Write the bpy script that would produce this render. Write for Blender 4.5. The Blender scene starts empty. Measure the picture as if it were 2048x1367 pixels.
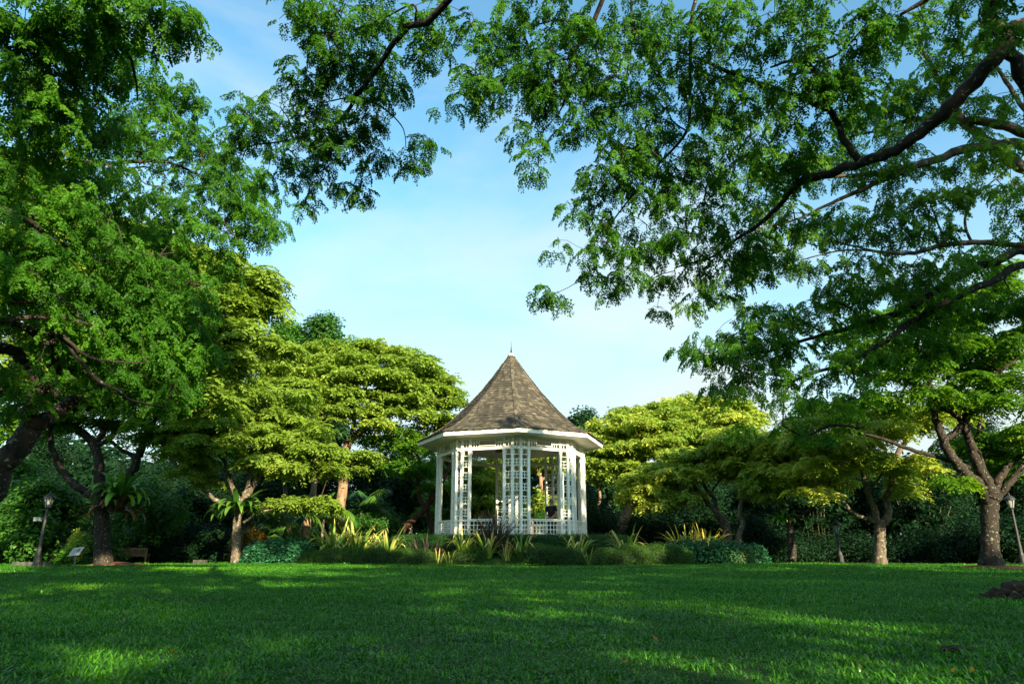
import bpy, bmesh, math, random
import numpy as np
from mathutils import Vector, Matrix, Euler
R = math.radians
rnd = random.Random(7)
rng = np.random.default_rng(7)
SC = bpy.context.scene
COL = SC.collection

# ---------------------------------------------------------------- camera
CAM_Z = 0.6
PITCH = R(17.0)
FPX = 1365.0                       # focal length in pixels of the 2048 px wide picture
cam = bpy.data.cameras.new('camera')
cam.sensor_width = 36.0
cam.lens = 36.0 * FPX / 2048.0
cam.clip_end = 3000
cam.clip_start = 0.05
camo = bpy.data.objects.new('camera', cam)
COL.objects.link(camo)
camo.location = (0, 0, CAM_Z)
camo.rotation_euler = (math.pi / 2 + PITCH, 0, 0)
SC.camera = camo

# ---------------------------------------------------------------- light
SUN_EL = 17.0
SUN_AZ = 28.0                      # degrees to the right of straight behind the camera
sdir = Vector((math.sin(R(SUN_AZ)) * math.cos(R(SUN_EL)), -math.cos(R(SUN_AZ)) * math.cos(R(SUN_EL)), math.sin(R(SUN_EL))))
sun = bpy.data.lights.new('sun', 'SUN')
sun.energy = 4.4
sun.angle = R(0.5)
sun.color = (1.0, 0.84, 0.56)
suno = bpy.data.objects.new('sun', sun)
COL.objects.link(suno)
suno.location = (0, -20, 40)
suno.rotation_euler = (-sdir).to_track_quat('-Z', 'Y').to_euler()

world = bpy.data.worlds.new('World')
SC.world = world
world.use_nodes = True
wt = world.node_tree
wt.nodes.clear()
def wn(t, **k):
    n = wt.nodes.new(t)
    for a, b in k.items():
        setattr(n, a, b)
    return n
sky = wn('ShaderNodeTexSky', sky_type='NISHITA', sun_disc=False)
sky.sun_elevation = R(SUN_EL)
sky.sun_rotation = R(180 - SUN_AZ)
sky.altitude = 0
sky.air_density = 1.0
sky.dust_density = 1.2
sky.ozone_density = 2.0
bg = wn('ShaderNodeBackground')
bg.inputs['Strength'].default_value = 0.098
tc = wn('ShaderNodeTexCoord')
mp = wn('ShaderNodeMapping')
mp.inputs['Scale'].default_value = (1.0, 1.0, 2.6)
mp.inputs['Rotation'].default_value = (R(18), R(-24), 0)
nz = wn('ShaderNodeTexNoise')
nz.inputs['Scale'].default_value = 1.7
nz.inputs['Detail'].default_value = 7
nz.inputs['Roughness'].default_value = 0.52
nz.inputs['Distortion'].default_value = 0.5
rp = wn('ShaderNodeValToRGB')
rp.color_ramp.elements[0].position = 0.45
rp.color_ramp.elements[1].position = 0.66
rp.color_ramp.elements[0].color = (0, 0, 0, 1)
rp.color_ramp.elements[1].color = (1, 1, 1, 1)
sep = wn('ShaderNodeSeparateXYZ')
hz = wn('ShaderNodeMapRange')                        # thin high cloud thickens to the horizon
hz.inputs['From Min'].default_value = 0.0
hz.inputs['From Max'].default_value = 0.50
hz.inputs['To Min'].default_value = 0.85
hz.inputs['To Max'].default_value = 0.0
add = wn('ShaderNodeMath', operation='MULTIPLY_ADD', use_clamp=True)
add.inputs[1].default_value = 0.70
tint = wn('ShaderNodeMixRGB', blend_type='MULTIPLY')
tint.inputs['Fac'].default_value = 1.0
tint.inputs['Color2'].default_value = (0.76, 1.10, 1.03, 1)
mixc = wn('ShaderNodeMixRGB')
mixc.inputs['Color2'].default_value = (2.32, 2.72, 2.74, 1)
out = wn('ShaderNodeOutputWorld')
L = wt.links.new
L(tc.outputs['Generated'], mp.inputs['Vector'])
L(mp.outputs['Vector'], nz.inputs['Vector'])
L(nz.outputs['Fac'], rp.inputs['Fac'])
L(tc.outputs['Generated'], sep.inputs['Vector'])
L(sep.outputs['Z'], hz.inputs['Value'])
L(rp.outputs['Color'], add.inputs[0])
L(hz.outputs['Result'], add.inputs[2])
L(sky.outputs['Color'], tint.inputs['Color1'])
L(tint.outputs['Color'], mixc.inputs['Color1'])
L(add.outputs['Value'], mixc.inputs['Fac'])
L(mixc.outputs['Color'], bg.inputs['Color'])
L(bg.outputs['Background'], out.inputs['Surface'])

SC.view_settings.view_transform = 'Standard'
SC.view_settings.look = 'None'
SC.view_settings.exposure = 1.88
SC.view_settings.gamma = 1.0
SC.view_settings.use_curve_mapping = False
SC.render.engine = 'CYCLES'
SC.cycles.max_bounces = 8
SC.cycles.diffuse_bounces = 4
SC.cycles.transmission_bounces = 4
SC.cycles.transparent_max_bounces = 6
SC.cycles.use_denoising = True
SC.cycles.caustics_reflective = False
SC.cycles.caustics_refractive = False

# ---------------------------------------------------------------- helpers
def P(x, y, d):
    """world point seen at picture pixel (x, y) of the 2048 px frame, at forward distance d"""
    u, v = (x - 1024) / FPX, -(y - 683.5) / FPX
    c, s = math.cos(PITCH), math.sin(PITCH)
    dy, dz = c - v * s, s + v * c
    t = d / dy
    return Vector((u * t, d, CAM_Z + dz * t))

def sm(a, b, x):
    t = min(1, max(0, (x - a) / (b - a)))
    return t * t * (3 - 2 * t)

GZ = Vector((-0.04, 32.0, 0))       # pavilion axis
def ground_z(x, y):
    z = 0.10 * sm(12, 26, y) * (1 - 0.6 * sm(8, 16, abs(x)))
    z += 0.035 * math.sin(x * 0.33 + 1) * math.sin(y * 0.21) * sm(5, 12, y)
    r = math.hypot(x - GZ.x, (y - GZ.y))
    z += 0.62 * (1 - sm(4.6, 6.6, r))
    return z

def prop(o, label=None, cat=None, group=None, kind=None):
    if label: o['label'] = label
    if cat: o['category'] = cat
    if group: o['group'] = group
    if kind: o['kind'] = kind
    return o

def empty(name, loc, label=None, cat=None, group=None, rz=0):
    o = bpy.data.objects.new(name, None)
    o.empty_display_size = 0.2
    o.location = loc
    o.rotation_euler = (0, 0, rz)
    COL.objects.link(o)
    return prop(o, label, cat, group)

class MB:
    """collects simple shapes; build() links them as one mesh object"""
    def __init__(s):
        s.v = []; s.f = []
    def add(s, vs, fs):
        n = len(s.v)
        s.v.extend([tuple(a) for a in vs])
        s.f.extend([tuple(i + n for i in f) for f in fs])
        return s
    def box(s, c, hx, hy, hz, m=None):
        vs = [Vector((sx * hx, sy * hy, sz * hz)) for sz in (-1, 1) for sy in (-1, 1) for sx in (-1, 1)]
        if m is not None: vs = [m @ q for q in vs]
        vs = [q + Vector(c) for q in vs]
        return s.add(vs, [(0, 2, 3, 1), (4, 5, 7, 6), (0, 1, 5, 4), (2, 6, 7, 3), (0, 4, 6, 2), (1, 3, 7, 5)])
    def bar(s, p, q, w, h, up=Vector((0, 0, 1))):
        p, q = Vector(p), Vector(q)
        ax = (q - p); ln = ax.length; ax.normalize()
        sd = ax.cross(up)
        if sd.length < 1e-4: sd = ax.cross(Vector((0, 1, 0)))
        sd.normalize(); u = sd.cross(ax)
        m = Matrix((ax, sd, u)).transposed()
        return s.box((p + q) / 2, ln / 2, w / 2, h / 2, m)
    def tube(s, pts, rad, n=6, cap=True):
        pts = [Vector(p) for p in pts]
        k = len(pts)
        if not hasattr(rad, '__len__'): rad = [rad] * k
        base = len(s.v)
        t0 = (pts[1] - pts[0]).normalized()
        ref = Vector((0, 0, 1)) if abs(t0.z) < 0.9 else Vector((1, 0, 0))
        a = t0.cross(ref).normalized()
        for i in range(k):
            t = (pts[min(i + 1, k - 1)] - pts[max(i - 1, 0)])
            if t.length < 1e-9: t = t0
            t.normalize()
            a = (a - t * a.dot(t))
            if a.length < 1e-5: a = t.orthogonal()
            a.normalize(); b = t.cross(a)
            for j in range(n):
                th = 2 * math.pi * j / n
                q = pts[i] + (a * math.cos(th) + b * math.sin(th)) * rad[i]
                s.v.append((q.x, q.y, q.z))
        for i in range(k - 1):
            for j in range(n):
                j2 = (j + 1) % n
                s.f.append((base + i * n + j, base + i * n + j2, base + (i + 1) * n + j2, base + (i + 1) * n + j))
        if cap:
            s.f.append(tuple(base + j for j in reversed(range(n))))
            s.f.append(tuple(base + (k - 1) * n + j for j in range(n)))
        return s
    def lathe(s, prof, n=16, c=(0, 0, 0), rot=0.0):
        base = len(s.v)
        for r, z in prof:
            for j in range(n):
                th = 2 * math.pi * j / n + rot
                s.v.append((c[0] + r * math.sin(th), c[1] - r * math.cos(th), c[2] + z))
        for i in range(len(prof) - 1):
            for j in range(n):
                j2 = (j + 1) % n
                s.f.append((base + i * n + j, base + i * n + j2, base + (i + 1) * n + j2, base + (i + 1) * n + j))
        s.f.append(tuple(base + j for j in reversed(range(n))))
        s.f.append(tuple(base + (len(prof) - 1) * n + j for j in range(n)))
        return s
    def mesh(s, name, mat, smooth=False):
        me = bpy.data.meshes.new(name)
        me.from_pydata(s.v, [], s.f)
        if mat: me.materials.append(mat)
        if smooth: me.shade_smooth()
        me.update()
        return me
    def build(s, name, mat, parent=None, loc=(0, 0, 0), smooth=False, kind=None):
        return link(name, s.mesh(name, mat, smooth), parent, loc, kind=kind)

def link(name, me, parent=None, loc=(0, 0, 0), rz=0, kind=None, rot=None, scl=None):
    o = bpy.data.objects.new(name, me)
    o.location = loc
    o.rotation_euler = rot if rot is not None else (0, 0, rz)
    if scl is not None: o.scale = (scl, scl, scl) if not hasattr(scl, '__len__') else scl
    COL.objects.link(o)
    if parent: o.parent = parent
    if kind: o['kind'] = kind
    return o

# ---------------------------------------------------------------- materials
def mat_new(name):
    m = bpy.data.materials.new(name)
    m.use_nodes = True
    nt = m.node_tree
    b = nt.nodes['Principled BSDF']
    return m, nt, b

def node(nt, t, **k):
    n = nt.nodes.new(t)
    for a, v in k.items(): setattr(n, a, v)
    return n

def leaf_mat(name, dark, mid, light, trans=0.38, rough=0.5, spec=0.25, patch=0.45, tcol=None, isl=0.3):
    """leaves: colour from a per-instance tint, patches in space and a per-leaf random"""
    m, nt, b = mat_new(name)
    at = node(nt, 'ShaderNodeAttribute', attribute_type='INSTANCER', attribute_name='tint')
    geo = node(nt, 'ShaderNodeNewGeometry')
    nz = node(nt, 'ShaderNodeTexNoise')
    nz.inputs['Scale'].default_value = patch
    nz.inputs['Detail'].default_value = 2
    nt.links.new(geo.outputs['Position'], nz.inputs['Vector'])
    oi = node(nt, 'ShaderNodeObjectInfo')
    a1 = node(nt, 'ShaderNodeMath', operation='MULTIPLY_ADD')
    a1.inputs[1].default_value = 0.9
    nt.links.new(nz.outputs['Fac'], a1.inputs[0]); nt.links.new(at.outputs['Fac'], a1.inputs[2])
    a2 = node(nt, 'ShaderNodeMath', operation='MULTIPLY_ADD')
    a2.inputs[1].default_value = isl
    nt.links.new(geo.outputs['Random Per Island'], a2.inputs[0]); nt.links.new(a1.outputs[0], a2.inputs[2])
    a3 = node(nt, 'ShaderNodeMath', operation='ADD')
    a3.inputs[1].default_value = -0.4 - isl / 2
    nt.links.new(a2.outputs[0], a3.inputs[0])
    cr = node(nt, 'ShaderNodeValToRGB')
    e = cr.color_ramp.elements
    e[0].position = 0.1; e[0].color = (*dark, 1)
    e[1].position = 0.9; e[1].color = (*light, 1)
    k = e.new(0.5); k.color = (*mid, 1)
    nt.links.new(a3.outputs[0], cr.inputs['Fac'])
    nt.links.new(cr.outputs['Color'], b.inputs['Base Color'])
    b.inputs['Roughness'].default_value = rough
    b.inputs['Specular IOR Level'].default_value = spec
    tr = node(nt, 'ShaderNodeBsdfTranslucent')
    g = node(nt, 'ShaderNodeMixRGB', blend_type='MULTIPLY')
    g.inputs['Fac'].default_value = 1.0
    g.inputs['Color2'].default_value = (*(tcol or (1.5, 1.45, 0.6)), 1)
    nt.links.new(cr.outputs['Color'], g.inputs['Color1'])
    nt.links.new(g.outputs['Color'], tr.inputs['Color'])
    mx = node(nt, 'ShaderNodeMixShader')
    mx.inputs['Fac'].default_value = trans
    nt.links.new(b.outputs[0], mx.inputs[1]); nt.links.new(tr.outputs[0], mx.inputs[2])
    nt.links.new(mx.outputs[0], nt.nodes['Material Output'].inputs['Surface'])
    return m

def rough_mat(name, c1, c2, scale=8.0, rough=0.85, bump=0.3, spots=None, spot_scale=14.0, spot_pos=0.62, stretch=(1, 1, 1), spec=0.25, dist=0.02, coords='Object'):
    m, nt, b = mat_new(name)
    tcn = node(nt, 'ShaderNodeTexCoord')
    mpn = node(nt, 'ShaderNodeMapping'); mpn.inputs['Scale'].default_value = stretch
    nt.links.new(tcn.outputs[coords], mpn.inputs['Vector'])
    n1 = node(nt, 'ShaderNodeTexNoise'); n1.inputs['Scale'].default_value = scale; n1.inputs['Detail'].default_value = 6
    nt.links.new(mpn.outputs[0], n1.inputs['Vector'])
    cr = node(nt, 'ShaderNodeValToRGB'); e = cr.color_ramp.elements
    e[0].position = 0.32; e[0].color = (*c1, 1); e[1].position = 0.7; e[1].color = (*c2, 1)
    nt.links.new(n1.outputs['Fac'], cr.inputs['Fac'])
    col = cr.outputs['Color']
    if spots:
        n2 = node(nt, 'ShaderNodeTexNoise'); n2.inputs['Scale'].default_value = spot_scale; n2.inputs['Detail'].default_value = 4
        nt.links.new(tcn.outputs[coords], n2.inputs['Vector'])
        c2r = node(nt, 'ShaderNodeValToRGB'); e = c2r.color_ramp.elements
        e[0].position = spot_pos; e[0].color = (0, 0, 0, 1); e[1].position = spot_pos + 0.05; e[1].color = (1, 1, 1, 1)
        nt.links.new(n2.outputs['Fac'], c2r.inputs['Fac'])
        mx = node(nt, 'ShaderNodeMixRGB'); mx.inputs['Color2'].default_value = (*spots, 1)
        nt.links.new(c2r.outputs['Color'], mx.inputs['Fac']); nt.links.new(col, mx.inputs['Color1'])
        col = mx.outputs['Color']
    nt.links.new(col, b.inputs['Base Color'])
    b.inputs['Roughness'].default_value = rough
    b.inputs['Specular IOR Level'].default_value = spec
    if bump:
        bp = node(nt, 'ShaderNodeBump'); bp.inputs['Strength'].default_value = bump; bp.inputs['Distance'].default_value = dist
        nt.links.new(n1.outputs['Fac'], bp.inputs['Height']); nt.links.new(bp.outputs[0], b.inputs['Normal'])
    return m

M = {}
# rain trees: feathery, yellow green where sunlight is painted in; deeper for the near boughs
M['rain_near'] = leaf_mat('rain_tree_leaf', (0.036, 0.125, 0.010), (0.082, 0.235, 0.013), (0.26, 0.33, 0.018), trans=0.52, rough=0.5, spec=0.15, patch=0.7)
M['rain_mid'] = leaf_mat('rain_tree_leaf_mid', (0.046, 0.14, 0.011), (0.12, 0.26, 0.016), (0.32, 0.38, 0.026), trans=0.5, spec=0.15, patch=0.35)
M['rain_sun'] = leaf_mat('rain_tree_leaf_sunlit', (0.16, 0.26, 0.03), (0.40, 0.46, 0.065), (0.64, 0.60, 0.14), trans=0.42, spec=0.2, patch=0.35)  # lit copy of the leaf: sunlight put into its pale yellow
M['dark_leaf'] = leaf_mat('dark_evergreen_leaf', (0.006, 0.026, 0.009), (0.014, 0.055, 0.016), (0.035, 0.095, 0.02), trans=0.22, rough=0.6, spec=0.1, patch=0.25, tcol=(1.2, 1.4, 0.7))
M['mid_leaf'] = leaf_mat('broad_leaf', (0.028, 0.10, 0.012), (0.065, 0.20, 0.018), (0.16, 0.31, 0.03), trans=0.38, patch=0.4)
M['hedge_leaf'] = leaf_mat('hedge_leaf', (0.02, 0.08, 0.014), (0.045, 0.165, 0.022), (0.10, 0.25, 0.035), trans=0.25, patch=1.5, rough=0.4)
M['low_hedge_leaf'] = leaf_mat('low_hedge_leaf', (0.035, 0.09, 0.014), (0.085, 0.19, 0.022), (0.18, 0.29, 0.035), trans=0.25, patch=1.0, rough=0.6)
M['blue_leaf'] = leaf_mat('bluish_shrub_leaf', (0.015, 0.08, 0.032), (0.03, 0.15, 0.06), (0.08, 0.26, 0.10), trans=0.25, patch=1.2, rough=0.35, tcol=(1.2, 1.4, 0.8))
M['gold_leaf'] = leaf_mat('golden_shrub_leaf', (0.10, 0.08, 0.008), (0.24, 0.15, 0.012), (0.42, 0.26, 0.02), trans=0.35, patch=1.2)
M['pale_leaf'] = leaf_mat('pale_shrub_leaf', (0.10, 0.19, 0.07), (0.17, 0.27, 0.09), (0.3, 0.4, 0.16), trans=0.3, patch=1.2)
M['grass'] = leaf_mat('grass_blade', (0.030, 0.135, 0.008), (0.095, 0.31, 0.016), (0.34, 0.46, 0.03), trans=0.36, rough=0.34, spec=0.32, isl=0.8, patch=0.55, tcol=(1.25, 1.4, 0.6))
M['bark'] = rough_mat('rain_tree_bark', (0.012, 0.010, 0.008), (0.040, 0.031, 0.024), scale=9, bump=0.9, spots=(0.17, 0.18, 0.14), spot_scale=15, spot_pos=0.62, stretch=(1, 1, 0.35), dist=0.03)
M['twig'] = rough_mat('twig_bark', (0.016, 0.012, 0.009), (0.05, 0.036, 0.025), scale=5, bump=0)
M['pale_bark'] = rough_mat('pale_bark', (0.13, 0.085, 0.05), (0.30, 0.21, 0.13), scale=7, bump=0.5, spots=(0.05, 0.04, 0.03), spot_scale=6, spot_pos=0.62, stretch=(1, 1, 0.4))
M['grey_bark'] = rough_mat('grey_bark', (0.045, 0.036, 0.026), (0.15, 0.12, 0.085), scale=8, bump=0.6, spots=(0.26, 0.27, 0.22), spot_scale=12, spot_pos=0.59, stretch=(1, 1, 0.35))
M['red_bark'] = rough_mat('red_bark', (0.028, 0.014, 0.009), (0.085, 0.042, 0.024), scale=7, bump=0.5, stretch=(1, 1, 0.4))
# ---------------------------------------------------------------- leaf sprays (a few small meshes per kind)
def quad_leaf(vs, fs, o, d, w, ln, wd, tip=0.35):
    """a small pointed oval blade at o along d with width direction w"""
    n = len(vs)
    vs += [o, o + d * ln * 0.45 + w * wd * 0.5, o + d * ln, o + d * ln * 0.45 - w * wd * 0.5]
    fs.append((n, n + 1, n + 2, n + 3))

def tmpl_frond(seed, pairs=5, lf=5, droop=0.8):
    """a twice-divided rain tree leaf along +X, about 1 unit long"""
    r = random.Random(seed)
    vs, fs = [], []
    def spine(t): return Vector((t, 0, 0.12 * t - droop * 0.5 * t * t))
    for i in range(pairs):
        t = 0.25 + 0.72 * i / (pairs - 1)
        o = spine(t)
        for sgn in (-1, 1):
            a = R(58 - 22 * t + r.uniform(-10, 10))
            pl = (0.40 - 0.08 * abs(t - 0.5)) * r.uniform(0.8, 1.15)
            d = Vector((math.cos(a), sgn * math.sin(a), -0.30 - 0.5 * t + r.uniform(-0.15, 0.15))).normalized()
            side = d.cross(Vector((0, 0, 1))).normalized()
            for k in range(lf):
                q = o + d * pl * ((k + 0.6) / lf) + Vector((0, 0, -0.12 * ((k + 1) / lf) ** 2 * pl))
                for s2 in (-1, 1):
                    dd = (d * 0.62 + side * s2 * 0.8 + Vector((0, 0, -0.35 + r.uniform(-0.25, 0.15)))).normalized()
                    wv = dd.cross(Vector((r.uniform(-0.9, 0.9), r.uniform(-0.9, 0.9), 0.8))).normalized()
                    quad_leaf(vs, fs, q, dd, wv, pl * 0.56 * r.uniform(0.75, 1.2), pl * 0.34)
    return vs, fs

def tmpl_clump(seed, leaves=9, per=9, w=0.14, droop=0.9):
    """an umbrella of drooping feathery leaves, radius about 1, for trees further off"""
    r = random.Random(seed)
    vs, fs = [], []
    for i in range(leaves):
        az = 2 * math.pi * (i + r.uniform(-0.4, 0.4)) / leaves
        o0 = Vector((r.uniform(-0.15, 0.15), r.uniform(-0.15, 0.15), r.uniform(-0.1, 0.25)))
        h = Vector((math.cos(az), math.sin(az), 0))
        sd = Vector((-h.y, h.x, 0))
        ln = r.uniform(0.7, 1.1)
        dr = droop * r.uniform(0.6, 1.3)
        for k in range(per):
            t = (k + 1) / per
            o = o0 + h * ln * t * 0.85 + Vector((0, 0, 0.28 * t - dr * 0.62 * t * t))
            s2 = 1 if k % 2 else -1
            d = (h * 0.75 + sd * s2 * 0.9 + Vector((0, 0, -0.55 * t + r.uniform(-0.35, 0.2)))).normalized()
            wv = d.cross(Vector((r.uniform(-1, 1), r.uniform(-1, 1), 0.7))).normalized()
            quad_leaf(vs, fs, o, d, wv, 0.36 * r.uniform(0.7, 1.2), w * r.uniform(0.8, 1.2))
    return vs, fs

def tmpl_broad(seed, n=34, ln=0.42, w=0.2):
    """a loose ball of broad leaves facing outward"""
    r = random.Random(seed)
    vs, fs = [], []
    for i in range(n):
        d = Vector((r.gauss(0, 1), r.gauss(0, 1), r.gauss(0.25, 0.8))).normalized()
        o = d * r.uniform(0.35, 0.85)
        dd = (d * 0.7 + Vector((r.uniform(-1, 1), r.uniform(-1, 1), -0.5))).normalized()
        wv = dd.cross(d + Vector((r.uniform(-.4, .4), r.uniform(-.4, .4), 0.1))).normalized()
        quad_leaf(vs, fs, o, dd, wv, ln * r.uniform(0.7, 1.2), w * r.uniform(0.8, 1.2))
    return vs, fs

def tmpl_grass(seed, n=200, rad=0.3, h=(0.04, 0.09), w=0.0075, lean=1.0, seg=3):
    r = random.Random(seed)
    vs, fs = [], []
    for i in range(n):
        a, q = r.uniform(0, 2 * math.pi), rad * math.sqrt(r.random())
        o = Vector((q * math.cos(a), q * math.sin(a), -0.005))
        az = r.uniform(0, 2 * math.pi)
        hd = Vector((math.cos(az), math.sin(az), 0))
        sd = Vector((-hd.y, hd.x, 0))
        L_ = r.uniform(*h); ww = w * r.uniform(0.7, 1.3)
        el = R(r.uniform(35, 85)); bend = r.uniform(0.5, 1.9) * lean
        p = o.copy(); base = len(vs)
        for k in range(seg + 1):
            t = k / seg
            wk = ww * (0.65 + 0.5 * t) * (1 - t ** 3 * 0.92)
            vs += [p - sd * wk / 2, p + sd * wk / 2]
            e = el - bend * t
            p = p + (hd * math.cos(e) + Vector((0, 0, 1)) * math.sin(e)) * (L_ / seg)
        for k in range(seg):
            b = base + 2 * k
            fs.append((b, b + 1, b + 3, b + 2))
    return vs, fs

TM = {
    'frond': [tmpl_frond(s, 4, 3, 0.3 + 0.25 * s) for s in range(4)],
    'frond_lo': [tmpl_frond(s + 9, 4, 3, 0.35 + 0.2 * s) for s in range(4)],
    'clump': [tmpl_clump(s, 9, 9) for s in range(4)],
    'clump_far': [tmpl_clump(s + 20, 7, 6, 0.2, 0.7) for s in range(4)],
    'broad': [tmpl_broad(s) for s in range(4)],
    'fine': [tmpl_broad(s + 40, 60, 0.26, 0.10) for s in range(4)],
    'grass_near': [tmpl_grass(s, 340, 0.30, (0.016, 0.054), 0.0100, lean=1.3) for s in range(4)],
    'grass_mid': [tmpl_grass(s + 5, 520, 0.62, (0.02, 0.055), 0.0125, seg=2) for s in range(4)],
    'grass_far': [tmpl_grass(s + 11, 480, 1.0, (0.025, 0.055), 0.02, seg=2) for s in range(3)],
}

GN = {}
def scatter_group():
    if 'g' in GN: return GN['g']
    ng = bpy.data.node_groups.new('leaf_scatter', 'GeometryNodeTree')
    ng.interface.new_socket('Geometry', in_out='INPUT', socket_type='NodeSocketGeometry')
    ng.interface.new_socket('Geometry', in_out='OUTPUT', socket_type='NodeSocketGeometry')
    N = ng.nodes.new; K = ng.links.new
    gi, go = N('NodeGroupInput'), N('NodeGroupOutput')
    def at(name, typ):
        a = N('GeometryNodeInputNamedAttribute'); a.data_type = typ
        a.inputs['Name'].default_value = name
        return [o for o in a.outputs if o.enabled and o.name == 'Attribute'][0]
    se = N('GeometryNodeSeparateGeometry'); se.domain = 'POINT'
    K(gi.outputs[0], se.inputs['Geometry']); K(at('is_leaf', 'BOOLEAN'), se.inputs['Selection'])
    sp = N('GeometryNodeSplitToInstances'); sp.domain = 'FACE'
    K(se.outputs['Selection'], sp.inputs['Geometry']); K(at('variant', 'INT'), sp.inputs['Group ID'])
    ip = N('GeometryNodeInstanceOnPoints')
    K(se.outputs['Inverted'], ip.inputs['Points'])
    K(sp.outputs['Instances'], ip.inputs['Instance'])
    ip.inputs['Pick Instance'].default_value = True
    K(at('vi', 'INT'), ip.inputs['Instance Index'])
    K(at('rot', 'FLOAT_VECTOR'), ip.inputs['Rotation'])
    K(at('scl', 'FLOAT'), ip.inputs['Scale'])
    K(ip.outputs['Instances'], go.inputs[0])
    GN['g'] = ng
    return ng

TCACHE = {}
def foliage(name, parent, pts, rot, scl, tint, kind_t, mat, loc=None):
    """pts (n,3) local to the object; one object whose leaf sprays stand on its points"""
    pts = np.asarray(pts, dtype=np.float32); n = len(pts)
    if kind_t not in TCACHE:
        tv, tf, var = [], [], []
        for i, (vs, fs) in enumerate(TM[kind_t]):
            b = len(tv)
            tv += [tuple(q) for q in vs]; tf += [tuple(j + b for j in f) for f in fs]; var += [i] * len(fs)
        TCACHE[kind_t] = (np.array(tv, dtype=np.float32), tf, np.array(var, dtype=np.int32))
    tv, tf, var = TCACHE[kind_t]
    nv = len(TM[kind_t])
    me = bpy.data.meshes.new(name)
    k = len(tv)
    me.vertices.add(k + n)
    me.vertices.foreach_set('co', np.concatenate([tv, pts]).ravel())
    nf = len(tf)
    me.loops.add(nf * 4)
    me.loops.foreach_set('vertex_index', np.array(tf, dtype=np.int32).ravel())
    me.polygons.add(nf)
    me.polygons.foreach_set('loop_start', np.arange(nf, dtype=np.int32) * 4)
    me.update(calc_edges=True)
    me.materials.append(mat)
    A = me.attributes
    a = A.new('is_leaf', 'BOOLEAN', 'POINT'); a.data.foreach_set('value', np.concatenate([np.ones(k, bool), np.zeros(n, bool)]))
    a = A.new('variant', 'INT', 'FACE'); a.data.foreach_set('value', var)
    z = np.zeros(k)
    a = A.new('vi', 'INT', 'POINT'); a.data.foreach_set('value', np.concatenate([z, rng.integers(0, nv, n)]).astype(np.int32))
    a = A.new('rot', 'FLOAT_VECTOR', 'POINT'); a.data.foreach_set('vector', np.concatenate([np.zeros((k, 3)), np.asarray(rot)]).astype(np.float32).ravel())
    a = A.new('scl', 'FLOAT', 'POINT'); a.data.foreach_set('value', np.concatenate([z, np.asarray(scl)]).astype(np.float32))
    a = A.new('tint', 'FLOAT', 'POINT'); a.data.foreach_set('value', np.concatenate([z, np.asarray(tint)]).astype(np.float32))
    o = link(name, me, parent, loc or (0, 0, 0), kind='stuff')
    md = o.modifiers.new('leaf_scatter', 'NODES')
    md.node_group = scatter_group()
    STAT['inst'] = STAT.get('inst', 0) + n
    return o
STAT = {}

# ---------------------------------------------------------------- trees
def catmull(pts, sub=5):
    """smooth a list of (Vector, r)"""
    if len(pts) < 3: 
        sub2 = 3
        return [(pts[0][0].lerp(pts[1][0], t / sub2), pts[0][1] + (pts[1][1] - pts[0][1]) * t / sub2) for t in range(sub2 + 1)]
    out = []
    n = len(pts)
    for i in range(n - 1):
        p0, p1, p2, p3 = pts[max(i - 1, 0)][0], pts[i][0], pts[i + 1][0], pts[min(i + 2, n - 1)][0]
        for k in range(sub):
            t = k / sub
            q = 0.5 * ((2 * p1) + (p2 - p0) * t + (2 * p0 - 5 * p1 + 4 * p2 - p3) * t * t + (3 * p1 - p0 - 3 * p2 + p3) * t ** 3)
            out.append((q, pts[i][1] + (pts[i + 1][1] - pts[i][1]) * t))
    out.append(pts[-1])
    return out

def conv(t):
    if t[0] == 'w': return (Vector(t[1:4]), t[4])
    return (P(t[0], t[1], t[2]), t[3])

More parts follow.
